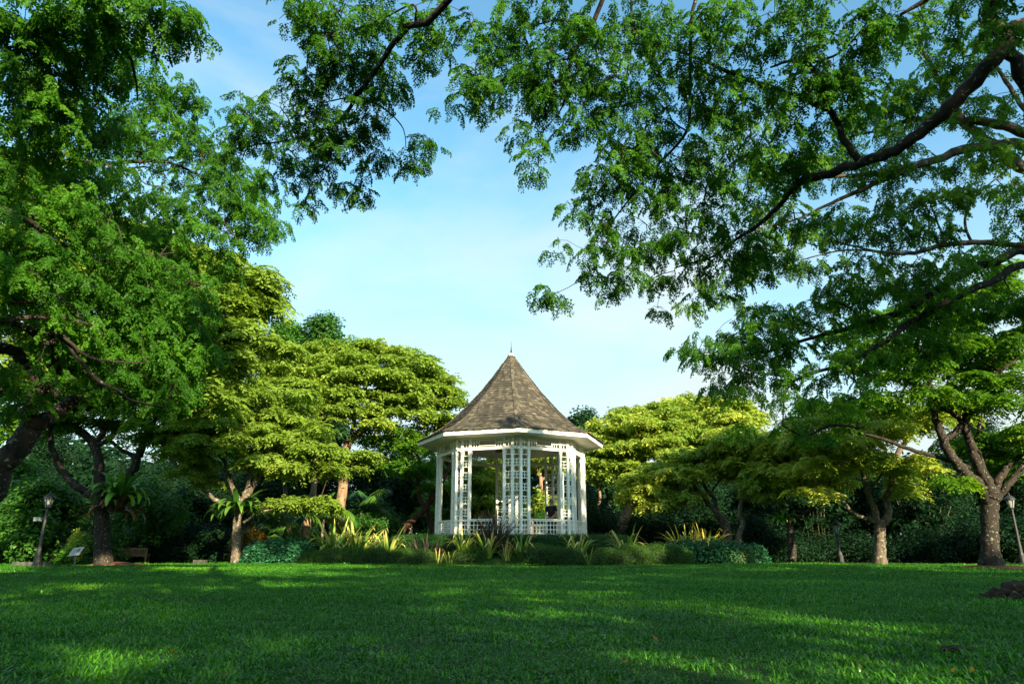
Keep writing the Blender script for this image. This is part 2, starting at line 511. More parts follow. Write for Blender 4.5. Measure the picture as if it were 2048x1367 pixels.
def tree(name, label, base, trunk, limbs, blobs, tmpl, mat, bark='bark', cat='tree', group=None, seed=0,
         spray=14, pad_r=0.5, pad_flat=0.35, size=(0.3, 0.45), tip=0.008, seg=0.45, sub_twigs=False, tint=(0.0, 0.25),
         side=7, twig_side=4, shell=0.0, limb_name='limb', no_twigs=False, droop=(0.1, 0.7), thin=0.0):
    """trunk and limbs are traced polylines; blobs are (x, y, rx, ry, d, rd, n) clouds that hold n leaf pads"""
    r = random.Random(seed + 100)
    nr = np.random.default_rng(seed + 100)
    b = Vector(base)
    root = empty(name, b, label, cat, group)
    nodes, par, cnt = [], [], []
    def jig(pl, amt=0.16):
        return [(q + Vector((r.gauss(0, 1), r.gauss(0, 1), r.gauss(0, 1))) * rr * amt, rr * r.uniform(0.95, 1.06)) if 0 < i < len(pl) - 1 else (q, rr) for i, (q, rr) in enumerate(pl)]
    tp = [catmull([conv(t) for t in pl], 6) for pl in trunk]
    for pl in tp:
        pl = jig(pl, 0.05)
        if pl[0][0].z < 0.9 + b.z and not no_twigs:      # root flare
            pl = [(q, rr * (1 + 0.22 * max(0, 1 - (q.z - b.z) / (rr * 2 + 0.1)) ** 2)) for q, rr in pl]
            q0, r0 = pl[0]
            pl = [(q0 - Vector((0, 0, 0.25)), r0 * 1.12)] + pl
        mb = MB().tube([q - b for q, _ in pl], [rr for _, rr in pl], side + 3)
        mb.build('trunk', M[bark], root, smooth=True)
    for pl in limbs:
        c = jig(catmull([conv(t) for t in pl], 5))
        MB().tube([q - b for q, _ in c], [rr for _, rr in c], side).build(limb_name, M[bark], root, smooth=True)
        for q, rr in c[1:]:
            nodes.append(q); par.append(-1); cnt.append(rr)
    if not limbs:
        for pl in tp:
            for q, rr in pl[len(pl) // 2:]:
                nodes.append(q); par.append(-1); cnt.append(rr)
    # pads
    pads = []
    for bl in blobs:
        if bl[0] == 'w':
            c0 = Vector(bl[1:4]); rx, rd, ry, n = bl[4:8]; sx = sz = 1.0
        else:
            x, y, rx, ry, d, rd, n = bl[:7]
            c0 = P(x, y, d)
            sx = d / FPX / 0.95; sz = sx * 1.06
        for _ in range(int(n)):
            best = None
            for tr in range(4):
                q = nr.normal(size=3); q /= np.linalg.norm(q)
                q *= nr.random() ** (1 / (3 + 6 * shell))
                if shell and q[2] < -0.3: q[2] *= -0.6
                w = c0 + Vector((q[0] * rx * sx, q[1] * rd, q[2] * ry * sz))
                dm = min([(w - p).length_squared for p in pads[-60:]] or [9e9])
                if best is None or dm > best[0]: best = (dm, w)
            pads.append(best[1])
    if thin: pads = [q for q in pads if r.random() > thin]
    # twigs by nearest joint
    mx = len(nodes) + len(pads) * 14 + 10
    arr = np.full((mx, 3), 1e6); k = len(nodes)
    arr[:k] = [tuple(q) for q in nodes]
    radii0 = list(cnt)
    count = [0.0] * k
    base_arr = arr[:k].copy()
    pa = np.array([tuple(q) for q in pads])
    dist = np.array([np.min(np.sum((base_arr - q) ** 2, axis=1)) for q in pa])
    chains = []
    for i in np.argsort(dist):
        q = pa[i]
        dd = np.sqrt(np.sum((arr[:k] - q) ** 2, axis=1))
        j = int(np.argmin(dd + 0.0 * dd)); L_ = dd[j]
        m = max(2, min(12, int(L_ / seg) + 1))
        p0 = Vector(arr[j]); p1 = Vector(q)
        dirv = (p1 - p0)
        nv = dirv.orthogonal().normalized() if dirv.length > 1e-6 else Vector((1, 0, 0))
        nv = (nv * r.uniform(-1, 1) + Vector((0, 0, r.uniform(-0.3, 1.0)))) * L_ * 0.10
        ch = [j]
        for s in range(1, m + 1):
            t = s / m
            w = p0.lerp(p1, t) + nv * math.sin(math.pi * t) + Vector((r.gauss(0, 1), r.gauss(0, 1), r.gauss(0, 1))) * (0.035 * L_ * (1 if s < m else 0))
            if k >= mx - 1: break
            arr[k] = w; par.append(ch[-1]); count.append(0.0); radii0.append(None); ch.append(k); k += 1
        count[ch[-1]] += 1.0
        chains.append(ch)
    for i in range(k - 1, -1, -1):
        p = par[i]
        if p >= 0: count[p] += count[i]
    if not no_twigs:
        mb = MB()
        for ch in chains:
            if len(ch) < 2: continue
            f = ch[0]
            rs = []
            for c in ch: rs.append(tip * max(1.0, count[c]) ** 0.48)
            lim = radii0[f]
            rs[0] = min(rs[1] * 1.15, lim * 0.8) if lim else rs[1] * 1.1
            rs = [min(x, (lim or 1) * 0.9) if lim else x for x in rs]
            mb.tube([Vector(arr[c]) - b for c in ch], rs, twig_side, cap=False)
    # sprays
    npd = len(pads)
    pp = np.repeat(pa, spray, axis=0); n = len(pp)
    az = nr.random(n) * 2 * math.pi
    rad = np.sqrt(nr.random(n)) * pad_r * np.repeat(nr.uniform(0.7, 1.25, npd), spray)
    off = np.stack([np.cos(az) * rad, np.sin(az) * rad, nr.normal(size=n) * pad_r * pad_flat * 0.4 - pad_flat * 0.9 * rad ** 2 / pad_r], axis=1)
    pos = pp + off
    yaw = az + nr.normal(size=n) * 0.7
    pitch = nr.uniform(droop[0], droop[1], n) + 0.35 * rad / pad_r
    roll = nr.normal(size=n) * 0.3
    if tmpl.startswith('frond'):
        rot = np.stack([roll, pitch, yaw], axis=1)
    else:
        rot = np.stack([nr.normal(size=n) * 0.25 , 0.35 * rad / pad_r + nr.normal(size=n) * 0.15, yaw], axis=1)
    sc = nr.uniform(size[0], size[1], n)
    ti = np.repeat(nr.uniform(tint[0], tint[1], npd), spray) + nr.normal(size=n) * 0.05
    if sub_twigs:
        for i in range(n):
            if i % 2 == 0:
                a, c = Vector(pp[i]) - b, Vector(pos[i]) - b
                mb.tube([a, a.lerp(c, 0.5) + Vector((0, 0, 0.04)), c], [0.006, 0.005, 0.003], 3, cap=False)
    if not no_twigs and mb.v:
        mb.build('twigs', M['twig'], root, smooth=True, kind='stuff')
    foliage('crown', root, pos - np.array(tuple(b)), rot, sc, ti, tmpl, M[mat])
    return root
# ---------------------------------------------------------------- ground
def make_ground():
    xs = sorted(set([-900, -400, -200, -120, -80, -60, -50] + [round(-40 + i * 0.5, 2) for i in range(161)] + [50, 60, 80, 120, 200, 400, 900]))
    ys = sorted(set([-900, -400, -200, -100, -60, -40, -30, -20, -10, -5] + [round(-2 + i * 0.5, 2) for i in range(100)] + [50, 55, 60, 70, 80, 100, 140, 200, 400, 900]))
    vs = [(x, y, ground_z(x, y)) for y in ys for x in xs]
    nx = len(xs)
    fs = [(j * nx + i, j * nx + i + 1, (j + 1) * nx + i + 1, (j + 1) * nx + i) for j in range(len(ys) - 1) for i in range(nx - 1)]
    m, nt, b = mat_new('lawn_soil')
    geo = node(nt, 'ShaderNodeNewGeometry')
    sp = node(nt, 'ShaderNodeSeparateXYZ'); nt.links.new(geo.outputs['Position'], sp.inputs[0])
    nz = node(nt, 'ShaderNodeTexNoise'); nz.inputs['Scale'].default_value = 3.0; nz.inputs['Detail'].default_value = 8
    nt.links.new(geo.outputs['Position'], nz.inputs['Vector'])
    g = node(nt, 'ShaderNodeValToRGB'); e = g.color_ramp.elements
    e[0].position = 0.35; e[0].color = (0.012, 0.035, 0.008, 1); e[1].position = 0.7; e[1].color = (0.03, 0.075, 0.014, 1)
    nt.links.new(nz.outputs['Fac'], g.inputs['Fac'])
    s = node(nt, 'ShaderNodeValToRGB'); e = s.color_ramp.elements
    e[0].position = 0.35; e[0].color = (0.012, 0.010, 0.006, 1); e[1].position = 0.7; e[1].color = (0.045, 0.032, 0.018, 1)
    nt.links.new(nz.outputs['Fac'], s.inputs['Fac'])
    a = node(nt, 'ShaderNodeMath', operation='MULTIPLY_ADD'); a.inputs[1].default_value = 1.2
    nt.links.new(nz.outputs['Fac'], a.inputs[0]); nt.links.new(sp.outputs['Y'], a.inputs[2])
    st = node(nt, 'ShaderNodeMapRange'); st.inputs['From Min'].default_value = 30.4; st.inputs['From Max'].default_value = 31.0
    nt.links.new(a.outputs[0], st.inputs['Value'])
    mx = node(nt, 'ShaderNodeMixRGB')
    nt.links.new(st.outputs[0], mx.inputs['Fac']); nt.links.new(g.outputs[0], mx.inputs['Color1']); nt.links.new(s.outputs[0], mx.inputs['Color2'])
    nt.links.new(mx.outputs[0], b.inputs['Base Color']); b.inputs['Roughness'].default_value = 0.95
    b.inputs['Specular IOR Level'].default_value = 0.1
    me = bpy.data.meshes.new('ground'); me.from_pydata(vs, [], fs); me.materials.append(m); me.shade_smooth()
    link('ground', me, kind='structure')
make_ground()

BED_FRONT = 26.0
def in_bed(x, y):
    """the planted island round the pavilion"""
    if -9.6 < x < 9.4 and y > BED_FRONT - 0.12 + 0.016 * x * x * (1 if abs(x) > 5 else 0.3): return True
    return False

def lawn():
    def region(y0, y1, per, tk, s, name, zmin=0.0):
        pts, rot, sc, ti = [], [], [], []
        r = random.Random(int(y0 * 10) + 3)
        y = y0
        area = sum((1.7 * (y0 + (y1 - y0) * (i + .5) / 20) + 5) * (y1 - y0) / 20 for i in range(20))
        n = int(area * per)
        while len(pts) < n:
            y = math.sqrt(r.uniform(y0 ** 2, y1 ** 2)); hw = 0.85 * y + 2.5
            x = r.uniform(-hw, hw)
            if in_bed(x, y): continue
            edge = 30.2 + 0.3 * math.sin(x * 0.6) 
            if y > edge: continue
            if (ROOTX[0] < x < ROOTX[1]) and (ROOTY[0] < y < ROOTY[1]) and math.hypot((x - 6.35) / 1.3, (y - 9.35) / 0.5) < 0.7: continue
            pts.append((x, y, ground_z(x, y)))
            rot.append((r.gauss(0, .03), r.gauss(0, .03), r.uniform(0, 6.28)))
            sc.append(s * r.uniform(0.8, 1.15) * (1 + .22 * math.sin(x * 2.1 + math.sin(y * 1.7) * 2) * math.sin(y * 2.6 + x)))
            # worn yellower patches
            yl = 0.55 * max(0, math.sin(x * 0.55 + 1.3 * math.sin(y * 0.3)) * math.sin(y * 0.8 + 0.4 * x + 0.5) - 0.35)
            ti.append(-0.02 + yl + r.gauss(0, 0.05))
        foliage(name, LAWN, pts, rot, sc, ti, tk, M['grass'])
    global LAWN
    LAWN = None
    for args in ((1.2, 8.5, 17, 'grass_near', 1.0, 'grass'), (8.0, 17.0, 6.0, 'grass_mid', 1.0, 'grass'), (16.5, 31.0, 2.6, 'grass_far', 1.0, 'grass')):
        region(*args)
ROOTX, ROOTY = (5.0, 8.2), (8.5, 10.2)
lawn()
for o in [q for q in COL.objects if q.name.startswith('grass')]:
    prop(o, 'glossy broad bladed green lawn grass in the open foreground', 'grass', kind='stuff')
_g = [q for q in COL.objects if q.name.startswith('grass')]
_g[1]['label'] = 'green lawn grass across the middle of the clearing'
_g[2]['label'] = 'brighter lawn grass along the far edge by the planted bed'
# ---------------------------------------------------------------- the white pavilion
def paint_mat(name, c, dirt=(0.45, 0.42, 0.33), amt=0.5):
    m, nt, b = mat_new(name)
    tcn = node(nt, 'ShaderNodeTexCoord')
    mpn = node(nt, 'ShaderNodeMapping'); mpn.inputs['Scale'].default_value = (3, 3, 0.8)
    geo = node(nt, 'ShaderNodeNewGeometry')
    nt.links.new(geo.outputs['Position'], mpn.inputs[0])
    nz = node(nt, 'ShaderNodeTexNoise'); nz.inputs['Scale'].default_value = 2.2; nz.inputs['Detail'].default_value = 8; nz.inputs['Roughness'].default_value = 0.65
    nt.links.new(mpn.outputs[0], nz.inputs['Vector'])
    cr = node(nt, 'ShaderNodeValToRGB'); e = cr.color_ramp.elements
    e[0].position = 0.52; e[0].color = (*c, 1); e[1].position = 0.80; e[1].color = (*[c[i] * (1 - amt) + dirt[i] * amt for i in range(3)], 1)
    nt.links.new(nz.outputs['Fac'], cr.inputs['Fac']); nt.links.new(cr.outputs[0], b.inputs['Base Color'])
    b.inputs['Roughness'].default_value = 0.45
    return m
M['white'] = paint_mat('white_gloss_paint', (0.85, 0.85, 0.77))
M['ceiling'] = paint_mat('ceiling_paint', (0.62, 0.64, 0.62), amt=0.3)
M['plinth'] = rough_mat('terracotta_floor', (0.20, 0.09, 0.06), (0.34, 0.17, 0.11), scale=4, bump=0.2)
M['metal_dark'] = rough_mat('lamp_disc', (0.10, 0.10, 0.09), (0.16, 0.16, 0.15), bump=0)

def shingle_mat():
    m, nt, b = mat_new('cedar_shingle')
    oi = node(nt, 'ShaderNodeObjectInfo'); geo = node(nt, 'ShaderNodeNewGeometry')
    ad = node(nt, 'ShaderNodeMath', operation='ADD'); nt.links.new(oi.outputs['Random'], ad.inputs[0]); nt.links.new(geo.outputs['Random Per Island'], ad.inputs[1])
    fr = node(nt, 'ShaderNodeMath', operation='FRACT'); nt.links.new(ad.outputs[0], fr.inputs[0])
    nz = node(nt, 'ShaderNodeTexNoise'); nz.inputs['Scale'].default_value = 1.1; nz.inputs['Detail'].default_value = 6
    nt.links.new(geo.outputs['Position'], nz.inputs['Vector'])
    n2 = node(nt, 'ShaderNodeTexNoise'); n2.inputs['Scale'].default_value = 24; n2.inputs['Detail'].default_value = 4
    nt.links.new(geo.outputs['Position'], n2.inputs['Vector'])
    a = node(nt, 'ShaderNodeMath', operation='MULTIPLY_ADD'); a.inputs[1].default_value = 0.58
    nt.links.new(fr.outputs[0], a.inputs[0])
    b2 = node(nt, 'ShaderNodeMath', operation='MULTIPLY_ADD'); b2.inputs[1].default_value = 0.5; b2.inputs[2].default_value = -0.24
    nt.links.new(nz.outputs['Fac'], b2.inputs[0])
    c3 = node(nt, 'ShaderNodeMath', operation='MULTIPLY_ADD'); c3.inputs[1].default_value = 0.35; nt.links.new(n2.outputs['Fac'], c3.inputs[0]); nt.links.new(b2.outputs[0], c3.inputs[2])
    nt.links.new(c3.outputs[0], a.inputs[2])
    cr = node(nt, 'ShaderNodeValToRGB'); e = cr.color_ramp.elements
    e[0].position = 0.1; e[0].color = (0.034, 0.032, 0.026, 1); e[1].position = 0.95; e[1].color = (0.165, 0.145, 0.108, 1)
    k = e.new(0.5); k.color = (0.066, 0.059, 0.046, 1)
    nt.links.new(a.outputs[0], cr.inputs['Fac']); nt.links.new(cr.outputs[0], b.inputs['Base Color'])
    b.inputs['Roughness'].default_value = 0.85; b.inputs['Specular IOR Level'].default_value = 0.2
    bp = node(nt, 'ShaderNodeBump'); bp.inputs['Strength'].default_value = 0.5; bp.inputs['Distance'].default_value = 0.01
    nt.links.new(n2.outputs['Fac'], bp.inputs['Height']); nt.links.new(bp.outputs[0], b.inputs['Normal'])
    return m
M['shingle'] = shingle_mat()
M['underroof'] = rough_mat('roof_felt', (0.02, 0.018, 0.014), (0.05, 0.04, 0.03), bump=0)

FL = 1.02                  # floor height
RB, RE = 3.44, 4.33        # body and eave corner radius
GROT = R(4.0)              # front corner turned a little to the right
gz = empty('bandstand_pavilion', (GZ.x, GZ.y, 0), 'white octagonal bandstand with lattice posts and steep brown shingled roof', 'pavilion')
def corner(i, r, z=0):
    a = i * math.pi / 4 + GROT
    return Vector((r * math.sin(a), -r * math.cos(a), z))
def oct_(mb, prof, rot=0.0):
    return mb.lathe(prof, 8, rot=GROT)

oct_(MB(), [(3.72, 0.45), (3.72, FL - 0.10), (3.80, FL - 0.10), (3.80, FL)]).build('floor_slab', M['plinth'], gz)
# posts: one mesh, 4 at each corner
def post_mesh():
    mb = MB()
    z0, z1 = FL + 0.003, 4.70
    mb.box((0, 0, (z0 + z1) / 2), .055, .055, (z1 - z0) / 2)
    mb.box((0, 0, z0 + 0.11), .068, .068, .107)
    for z, h, w in ((4.50, .018, .066), (4.57, .03, .072), (4.64, .014, .080)): mb.box((0, 0, z), w, w, h)
    mb.box((0, 0, 1.80), .062, .062, .035)
    mb.box((0, 0, 4.98), .05, .05, .235)
    return mb.mesh('post', M['white'])
pm = post_mesh()
C1, C2 = 0.185, 0.545
def lattice(W, name):
    """filling between two posts, along local X, width W"""
    mb = MB(); t = 0.011
    def h(z, hh=.016): mb.box((0, 0, z), W / 2, t, hh)
    def v(x, z0, z1, hw=.013): mb.box((x, 0, (z0 + z1) / 2), hw, t - .003, (z1 - z0) / 2)
    z = FL + 0.06
    for k in range(4): h(z + k * .18)
    v(0, z, 1.82)
    h(1.82, .03)
    z = 1.98
    while z < 4.4:
        h(z); h(z + .135, .012); h(z + .27); v(0, z, z + .27, .015)
        z += .505
    h(4.47)
    h(4.80, .018); h(4.99, .018); h(5.17, .018); v(0, 4.80, 5.17)
    return mb.mesh(name, M['white'])
wc = 2 * C1 * math.sin(R(67.5))
lat_c, lat_s = lattice(wc - .11, 'lattice_panel'), lattice(C2 - C1 - .11, 'lattice_panel')
side_len = 2 * RB * math.sin(math.pi / 8)
span = side_len - 2 * C2 - .11
def frieze_mesh():
    mb = MB(); t = .012
    w2 = span / 2
    for z, hh in ((4.80, .018), (5.17, .018)): mb.box((0, 0, z), w2, t, hh)
    for sg in (-1, 1):
        for k in range(1, 4): mb.box((sg * (w2 - k * .115), 0, 4.985), .014, t - .003, .185)
        mb.box((sg * (w2 - .1725), 0, 4.985), .1725, t - .004, .015)
    mb.box((0, 0, 5.10), w2 - .345, t - .002, .016); mb.box((0, 0, 4.88), w2 - .345, t - .002, .016)
    return mb.mesh('frieze', M['white'])
def rail_mesh():
    mb = MB(); t = .013; w2 = span / 2
    n = max(4, round(span / .165)); st = span / n
    for k in range(1, n): mb.box((-w2 + k * st, 0, (FL + 1.80) / 2 + .02), .014, t - .003, (1.80 - FL) / 2 - .02)
    for k in range(4): mb.box((0, 0, FL + .07 + k * .175), w2, t, .014)
    return mb.mesh('railing', M['white'])
def toprail_mesh():
    mb = MB(); mb.box((0, 0, 1.84), span / 2, .055, .022); mb.box((0, 0, 1.79), span / 2, .032, .028)
    return mb.mesh('handrail', M['white'])
fm, rm, tmh = frieze_mesh(), rail_mesh(), toprail_mesh()
beam = MB(); beam.box((0, 0, 4.735), side_len / 2 - .02, .05, .045); beam.box((0, 0, 5.205), side_len / 2 - .02, .045, .02)
bmm = beam.mesh('beam', M['white'])
for i in range(8):
    V = corner(i, RB); Vn, Vp = corner(i + 1, RB), corner(i - 1, RB)
    dn, dp = (Vn - V).normalized(), (Vp - V).normalized()
    for q in (V + dn * C1, V + dn * C2):
        link('post', pm, gz, q, rz=math.atan2(dn.y, dn.x))
    for q in (V + dp * C1, V + dp * C2):
        link('post', pm, gz, q, rz=math.atan2(dp.y, dp.x))
    cdir = (dn - dp).normalized()
    link('lattice_panel', lat_c, gz, V + (dn + dp) * C1 / 2, rz=math.atan2(cdir.y, cdir.x))
    link('lattice_panel', lat_s, gz, V + dn * (C1 + C2) / 2, rz=math.atan2(dn.y, dn.x))
    link('lattice_panel', lat_s, gz, V + dp * (C1 + C2) / 2, rz=math.atan2(dp.y, dp.x))
    mid = (V + Vn) / 2; az = math.atan2(dn.y, dn.x)
    link('beam', bmm, gz, mid, rz=az)
    link('frieze', fm, gz, mid, rz=az)
    if i != 4:
        link('railing', rm, gz, mid, rz=az); link('handrail', tmh, gz, mid, rz=az)
# ceiling, soffit, fascia
oct_(MB(), [(RB - .08, 5.12), (RB - .08, 5.16)]).build('ceiling', M['ceiling'], gz)
MB().tube([(-.55, -.2, 4.98), (-.55, -.2, 5.10)], [.2, .16], 20).build('ceiling_lamp', M['metal_dark'], gz, smooth=False)
sf = MB()
for i in range(8):
    a, b_, c, d = corner(i, RB - .1, 5.235), corner(i + 1, RB - .1, 5.235), corner(i + 1, RE - .02, 5.26), corner(i, RE - .02, 5.26)
    n0 = len(sf.v)
    sf.add([a, b_, c, d] + [q + Vector((0, 0, .02)) for q in (a, b_, c, d)], [(0, 1, 2, 3), (7, 6, 5, 4), (0, 4, 5, 1), (2, 6, 7, 3)])
sf.build('soffit', M['white'], gz)
for i in range(8):
    a, b_ = corner(i, RE - .015, 5.345), corner(i + 1, RE - .015, 5.345)
    dv = (b_ - a).normalized() * .004
    MB().bar(a + dv, b_ - dv, .03, .20).build('fascia_board', M['white'], gz)
# roof
PROF = [(4.38, 5.44), (3.96, 5.63), (3.54, 5.87), (3.07, 6.19), (2.28, 6.93), (1.45, 7.85), (0.77, 8.72), (0.07, 9.72)]
for o in gz.children:
    if o.name.split('.')[0] in ('lattice_panel', 'frieze', 'railing'): o['kind'] = 'stuff'
roof = oct_(MB(), [(r - .03, z - .03) for r, z in PROF]).build('roof', M['underroof'], gz)
def prof_at(s):
    """point at slope distance s (from the eave) as (r, z, slope direction)"""
    for (r0, z0), (r1, z1) in zip(PROF, PROF[1:]):
        l = math.hypot(r1 - r0, z1 - z0)
        if s <= l or (r1, z1) == PROF[-1]:
            t = s / l
            return r0 + (r1 - r0) * t, z0 + (z1 - z0) * t, ((r1 - r0) / l, (z1 - z0) / l)
        s -= l
TOTAL = sum(math.hypot(b[0] - a[0], b[1] - a[1]) for a, b in zip(PROF, PROF[1:]))
WID = [.10, .13, .16, .19, .22]
def sh_mesh(w):
    mb = MB(); ln = .30
    vs = [(-w / 2, 0, .012), (w / 2, 0, .012), (w / 2, 0, .036), (-w / 2, 0, .036), (-w / 2, ln, 0), (w / 2, ln, 0), (w / 2, ln, .008), (-w / 2, ln, .008)]
    mb.add(vs, [(0, 1, 2, 3), (3, 2, 6, 7), (0, 4, 5, 1), (0, 3, 7, 4), (1, 5, 6, 2), (4, 7, 6, 5)])
    return mb
SHM = {w: sh_mesh(w - .008).mesh('shingle', M['shingle']) for w in WID}
rs = random.Random(5)
cand = []
for f in range(8):
    a0, a1 = corner(f, 1), corner(f + 1, 1)
    mid = ((a0 + a1) / 2); out_r = mid.length; nrm = mid.normalized(); tx = (a1 - a0).normalized()
    s = -0.05
    while s < TOTAL - .15:
        r_, z_, (dr, dz) = prof_at(max(s, 0))
        if s < 0: r_ += .05 * -dr * 1; z_ -= 0.05 * dz
        half = r_ * math.tan(math.pi / 8) * math.cos(math.pi / 8)
        x = -half + .01
        up = Vector((nrm.x * dr, nrm.y * dr, dz)).normalized()
        n_ = tx.cross(up)
        rot = Matrix((tx, up, n_)).transposed()
        while x < half - .03:
            w = rs.choice(WID)
            if x + w > half: w = min(WID, key=lambda q: abs(q - (half - x)))
            c = nrm * (r_ * math.cos(math.pi / 8)) + tx * (x + w / 2) + Vector((0, 0, z_))
            c += up * rs.uniform(-.018, .018)
            jr = rot @ Matrix.Rotation(rs.gauss(0, .012), 3, 'Z') @ Matrix.Rotation(rs.uniform(-.02, .03), 3, 'X')
            vis = -n_.y * w / ((32 + c.y) ** 2)
            cand.append((vis, w, c, jr))
            x += w
        s += .185
cand.sort(key=lambda q: -q[0])
for vis, w, c, jr in cand[:300]:
    link('shingle', SHM[w], roof, c, rot=jr.to_euler())
rest = MB()
for vis, w, c, jr in cand[300:]:
    sm_ = sh_mesh(w - .008)
    rest.add([jr @ Vector(q) + c for q in sm_.v], sm_.f)
rest.build('shingle_courses', M['shingle'], roof, kind='stuff')
for i in range(8):
    mb = MB(); s = 0.0
    while s < TOTAL - .1:
        r_, z_, (dr, dz) = prof_at(s); r2, z2, _ = prof_at(min(TOTAL - .01, s + .24))
        p, q = corner(i, r_ + .012, z_ + .035), corner(i, r2 + .0, z2 + .012)
        mb.bar(p, q, .13, .022)
        s += .185
    mb.build('hip_cap', M['shingle'], roof)
MB().lathe([(.17, 9.60), (.13, 9.72), (.06, 9.78), (.055, 9.80)], 12).build('cap_flashing', M['white'], gz)
MB().lathe([(.05, 9.79), (.055, 9.84), (.04, 9.90), (.028, 10.0), (.014, 10.15), (.006, 10.42)], 10).build('finial', M['underroof'], gz, smooth=True)
# ---------------------------------------------------------------- planted bed: hedges, strap-leaved clumps
M['hedge_core'] = rough_mat('hedge_dark_core', (0.004, 0.012, 0.004), (0.012, 0.032, 0.010), scale=9, bump=0.5, coords='Generated')  # near-black green painted in as the shade between hedge leaves
M['mulch'] = rough_mat('mulch', (0.07, 0.028, 0.014), (0.22, 0.10, 0.05), scale=30, bump=1.0, dist=0.03)

def hedge(name, label, path, w, h, mat, tmpl='fine', size=(0.14, 0.2), dens=60, seed=0, z0=None, lump=0.06, cat='hedge', tint=(0, .2)):
    """path: list of (x, y, height factor); rounded section w wide, h high, leaves over a dark core"""
    r = random.Random(seed); nr = np.random.default_rng(seed)
    pl = [(Vector((p[0], p[1], 0)), p[2]) for p in path]
    pts = catmull(pl, 8)
    c0 = pts[len(pts) // 2][0]
    base = Vector((c0.x, c0.y, ground_z(c0.x, c0.y)))
    root = empty(name, base, label, cat)
    mb = MB(); NS = 9; rings = []
    surf = []
    for i, (q, f) in enumerate(pts):
        t = (pts[min(i + 1, len(pts) - 1)][0] - pts[max(i - 1, 0)][0]).normalized()
        sd = Vector((-t.y, t.x, 0)); g = z0 if z0 is not None else ground_z(q.x, q.y)
        endf = min(1, 0.25 + 0.75 * min(i, len(pts) - 1 - i) / 2.5)
        ring = []
        for j in range(NS):
            a = math.pi * j / (NS - 1)
            cx, cz = math.cos(a), math.sin(a)
            ex = math.copysign(abs(cx) ** 0.55, cx) * w / 2 * endf; ez = abs(cz) ** 0.55 * h * f * endf
            ring.append(q + sd * ex + Vector((0, 0, g + ez - 0.03)))
        rings.append(ring)
    for i, ring in enumerate(rings):
        for j, p in enumerate(ring):
            ctr = pts[i][0] + Vector((0, 0, ring[0].z))
            k = ctr.lerp(p, 0.86)
            mb.v.append(tuple(k - base))
    for i in range(len(rings) - 1):
        for j in range(NS - 1):
            mb.f.append((i * NS + j, i * NS + j + 1, (i + 1) * NS + j + 1, (i + 1) * NS + j))
    mb.f.append(tuple(range(NS))); mb.f.append(tuple((len(rings) - 1) * NS + j for j in range(NS)))
    mb.build('dark_core', M['hedge_core'], root, smooth=True)  # solid filler added so the hedge is opaque, dark like its shaded inside
    P_, R_ = [], []
    for i in range(len(rings) - 1):
        for j in range(NS - 1):
            a, b_, c, d = rings[i][j], rings[i][j + 1], rings[i + 1][j], rings[i + 1][j + 1]
            ar = (b_ - a).length * (c - a).length
            for _ in range(int(ar * dens + r.random())):
                u, v = r.random(), r.random()
                p = a.lerp(b_, u).lerp(c.lerp(d, u), v)
                ctr = pts[i][0] + Vector((0, 0, p.z * 0.5))
                nrm = (p - ctr).normalized()
                p = p + nrm * (r.uniform(-.10, .02) + lump * math.sin(p.x * 5.1 + seed) * math.sin(p.z * 7 + p.y * 4.3))
                P_.append(p - base); R_.append((r.uniform(-.5, .5), r.uniform(-.5, .5), r.uniform(0, 6.28)))
    n = len(P_)
    foliage('hedge_leaves', root, [tuple(q) for q in P_], R_, nr.uniform(size[0], size[1], n), nr.uniform(tint[0], tint[1], n), tmpl, M[mat])
    return root

def ring_pts(r, a0, a1, n, h0=1.0, h1=1.0):
    return [(GZ.x + r * math.sin(R(a0 + (a1 - a0) * i / n)), GZ.y - r * math.cos(R(a0 + (a1 - a0) * i / n)), 1.0) for i in range(n + 1)]

hedge('clipped_hedge', 'dark green clipped round hedge hiding the foot of the bandstand', ring_pts(4.95, -86, 86, 16) , 0.95, 0.86, 'hedge_leaf', size=(0.10, 0.15), dens=150, seed=3, z0=0.36, lump=0.01)
def px_path(lst):
    out = []
    for x, d, f in lst:
        p = P(x, 1120, d); out.append((p.x, p.y, f))
    return out
hedge('low_hedge', 'low feathery hedge along the lawn left of the strap leaf row', px_path([(600, 27.3, .8), (660, 26.9, 1), (740, 26.6, 1), (810, 26.4, .95), (872, 26.3, .95)]), 1.0, .52, 'low_hedge_leaf', size=(.16, .24), dens=80, seed=5)
hedge('low_hedge', 'short low hedge among the strap leaf clumps left of centre', px_path([(905, 26.5, .8), (940, 26.4, .85), (975, 26.4, .7)]), .8, .42, 'low_hedge_leaf', size=(.16, .24), dens=80, seed=6)
hedge('low_hedge', 'low feathery hedge in front of the bandstand right of centre', px_path([(1040, 26.3, .9), (1100, 26.2, 1.05), (1168, 26.2, .95)]), 1.0, .50, 'low_hedge_leaf', size=(.16, .24), dens=80, seed=7)
hedge('low_hedge', 'long brownish green low hedge right of the bandstand', px_path([(1182, 26.3, .9), (1240, 26.3, 1.0), (1300, 26.4, 1.15), (1345, 26.6, 1.1), (1375, 26.8, .9)]), 1.1, .62, 'low_hedge_leaf', size=(.16, .24), dens=80, seed=8, tint=(0.1, .3))
hedge('leafy_shrub', 'dark glossy leafy shrub at the right end of the bed', px_path([(1330, 27.3, .9), (1390, 27.2, 1.05), (1440, 27.2, 1.0), (1480, 27.4, .9)]), 1.6, .74, 'blue_leaf', tmpl='broad', size=(.25, .36), dens=42, seed=9, cat='shrub', lump=.07)
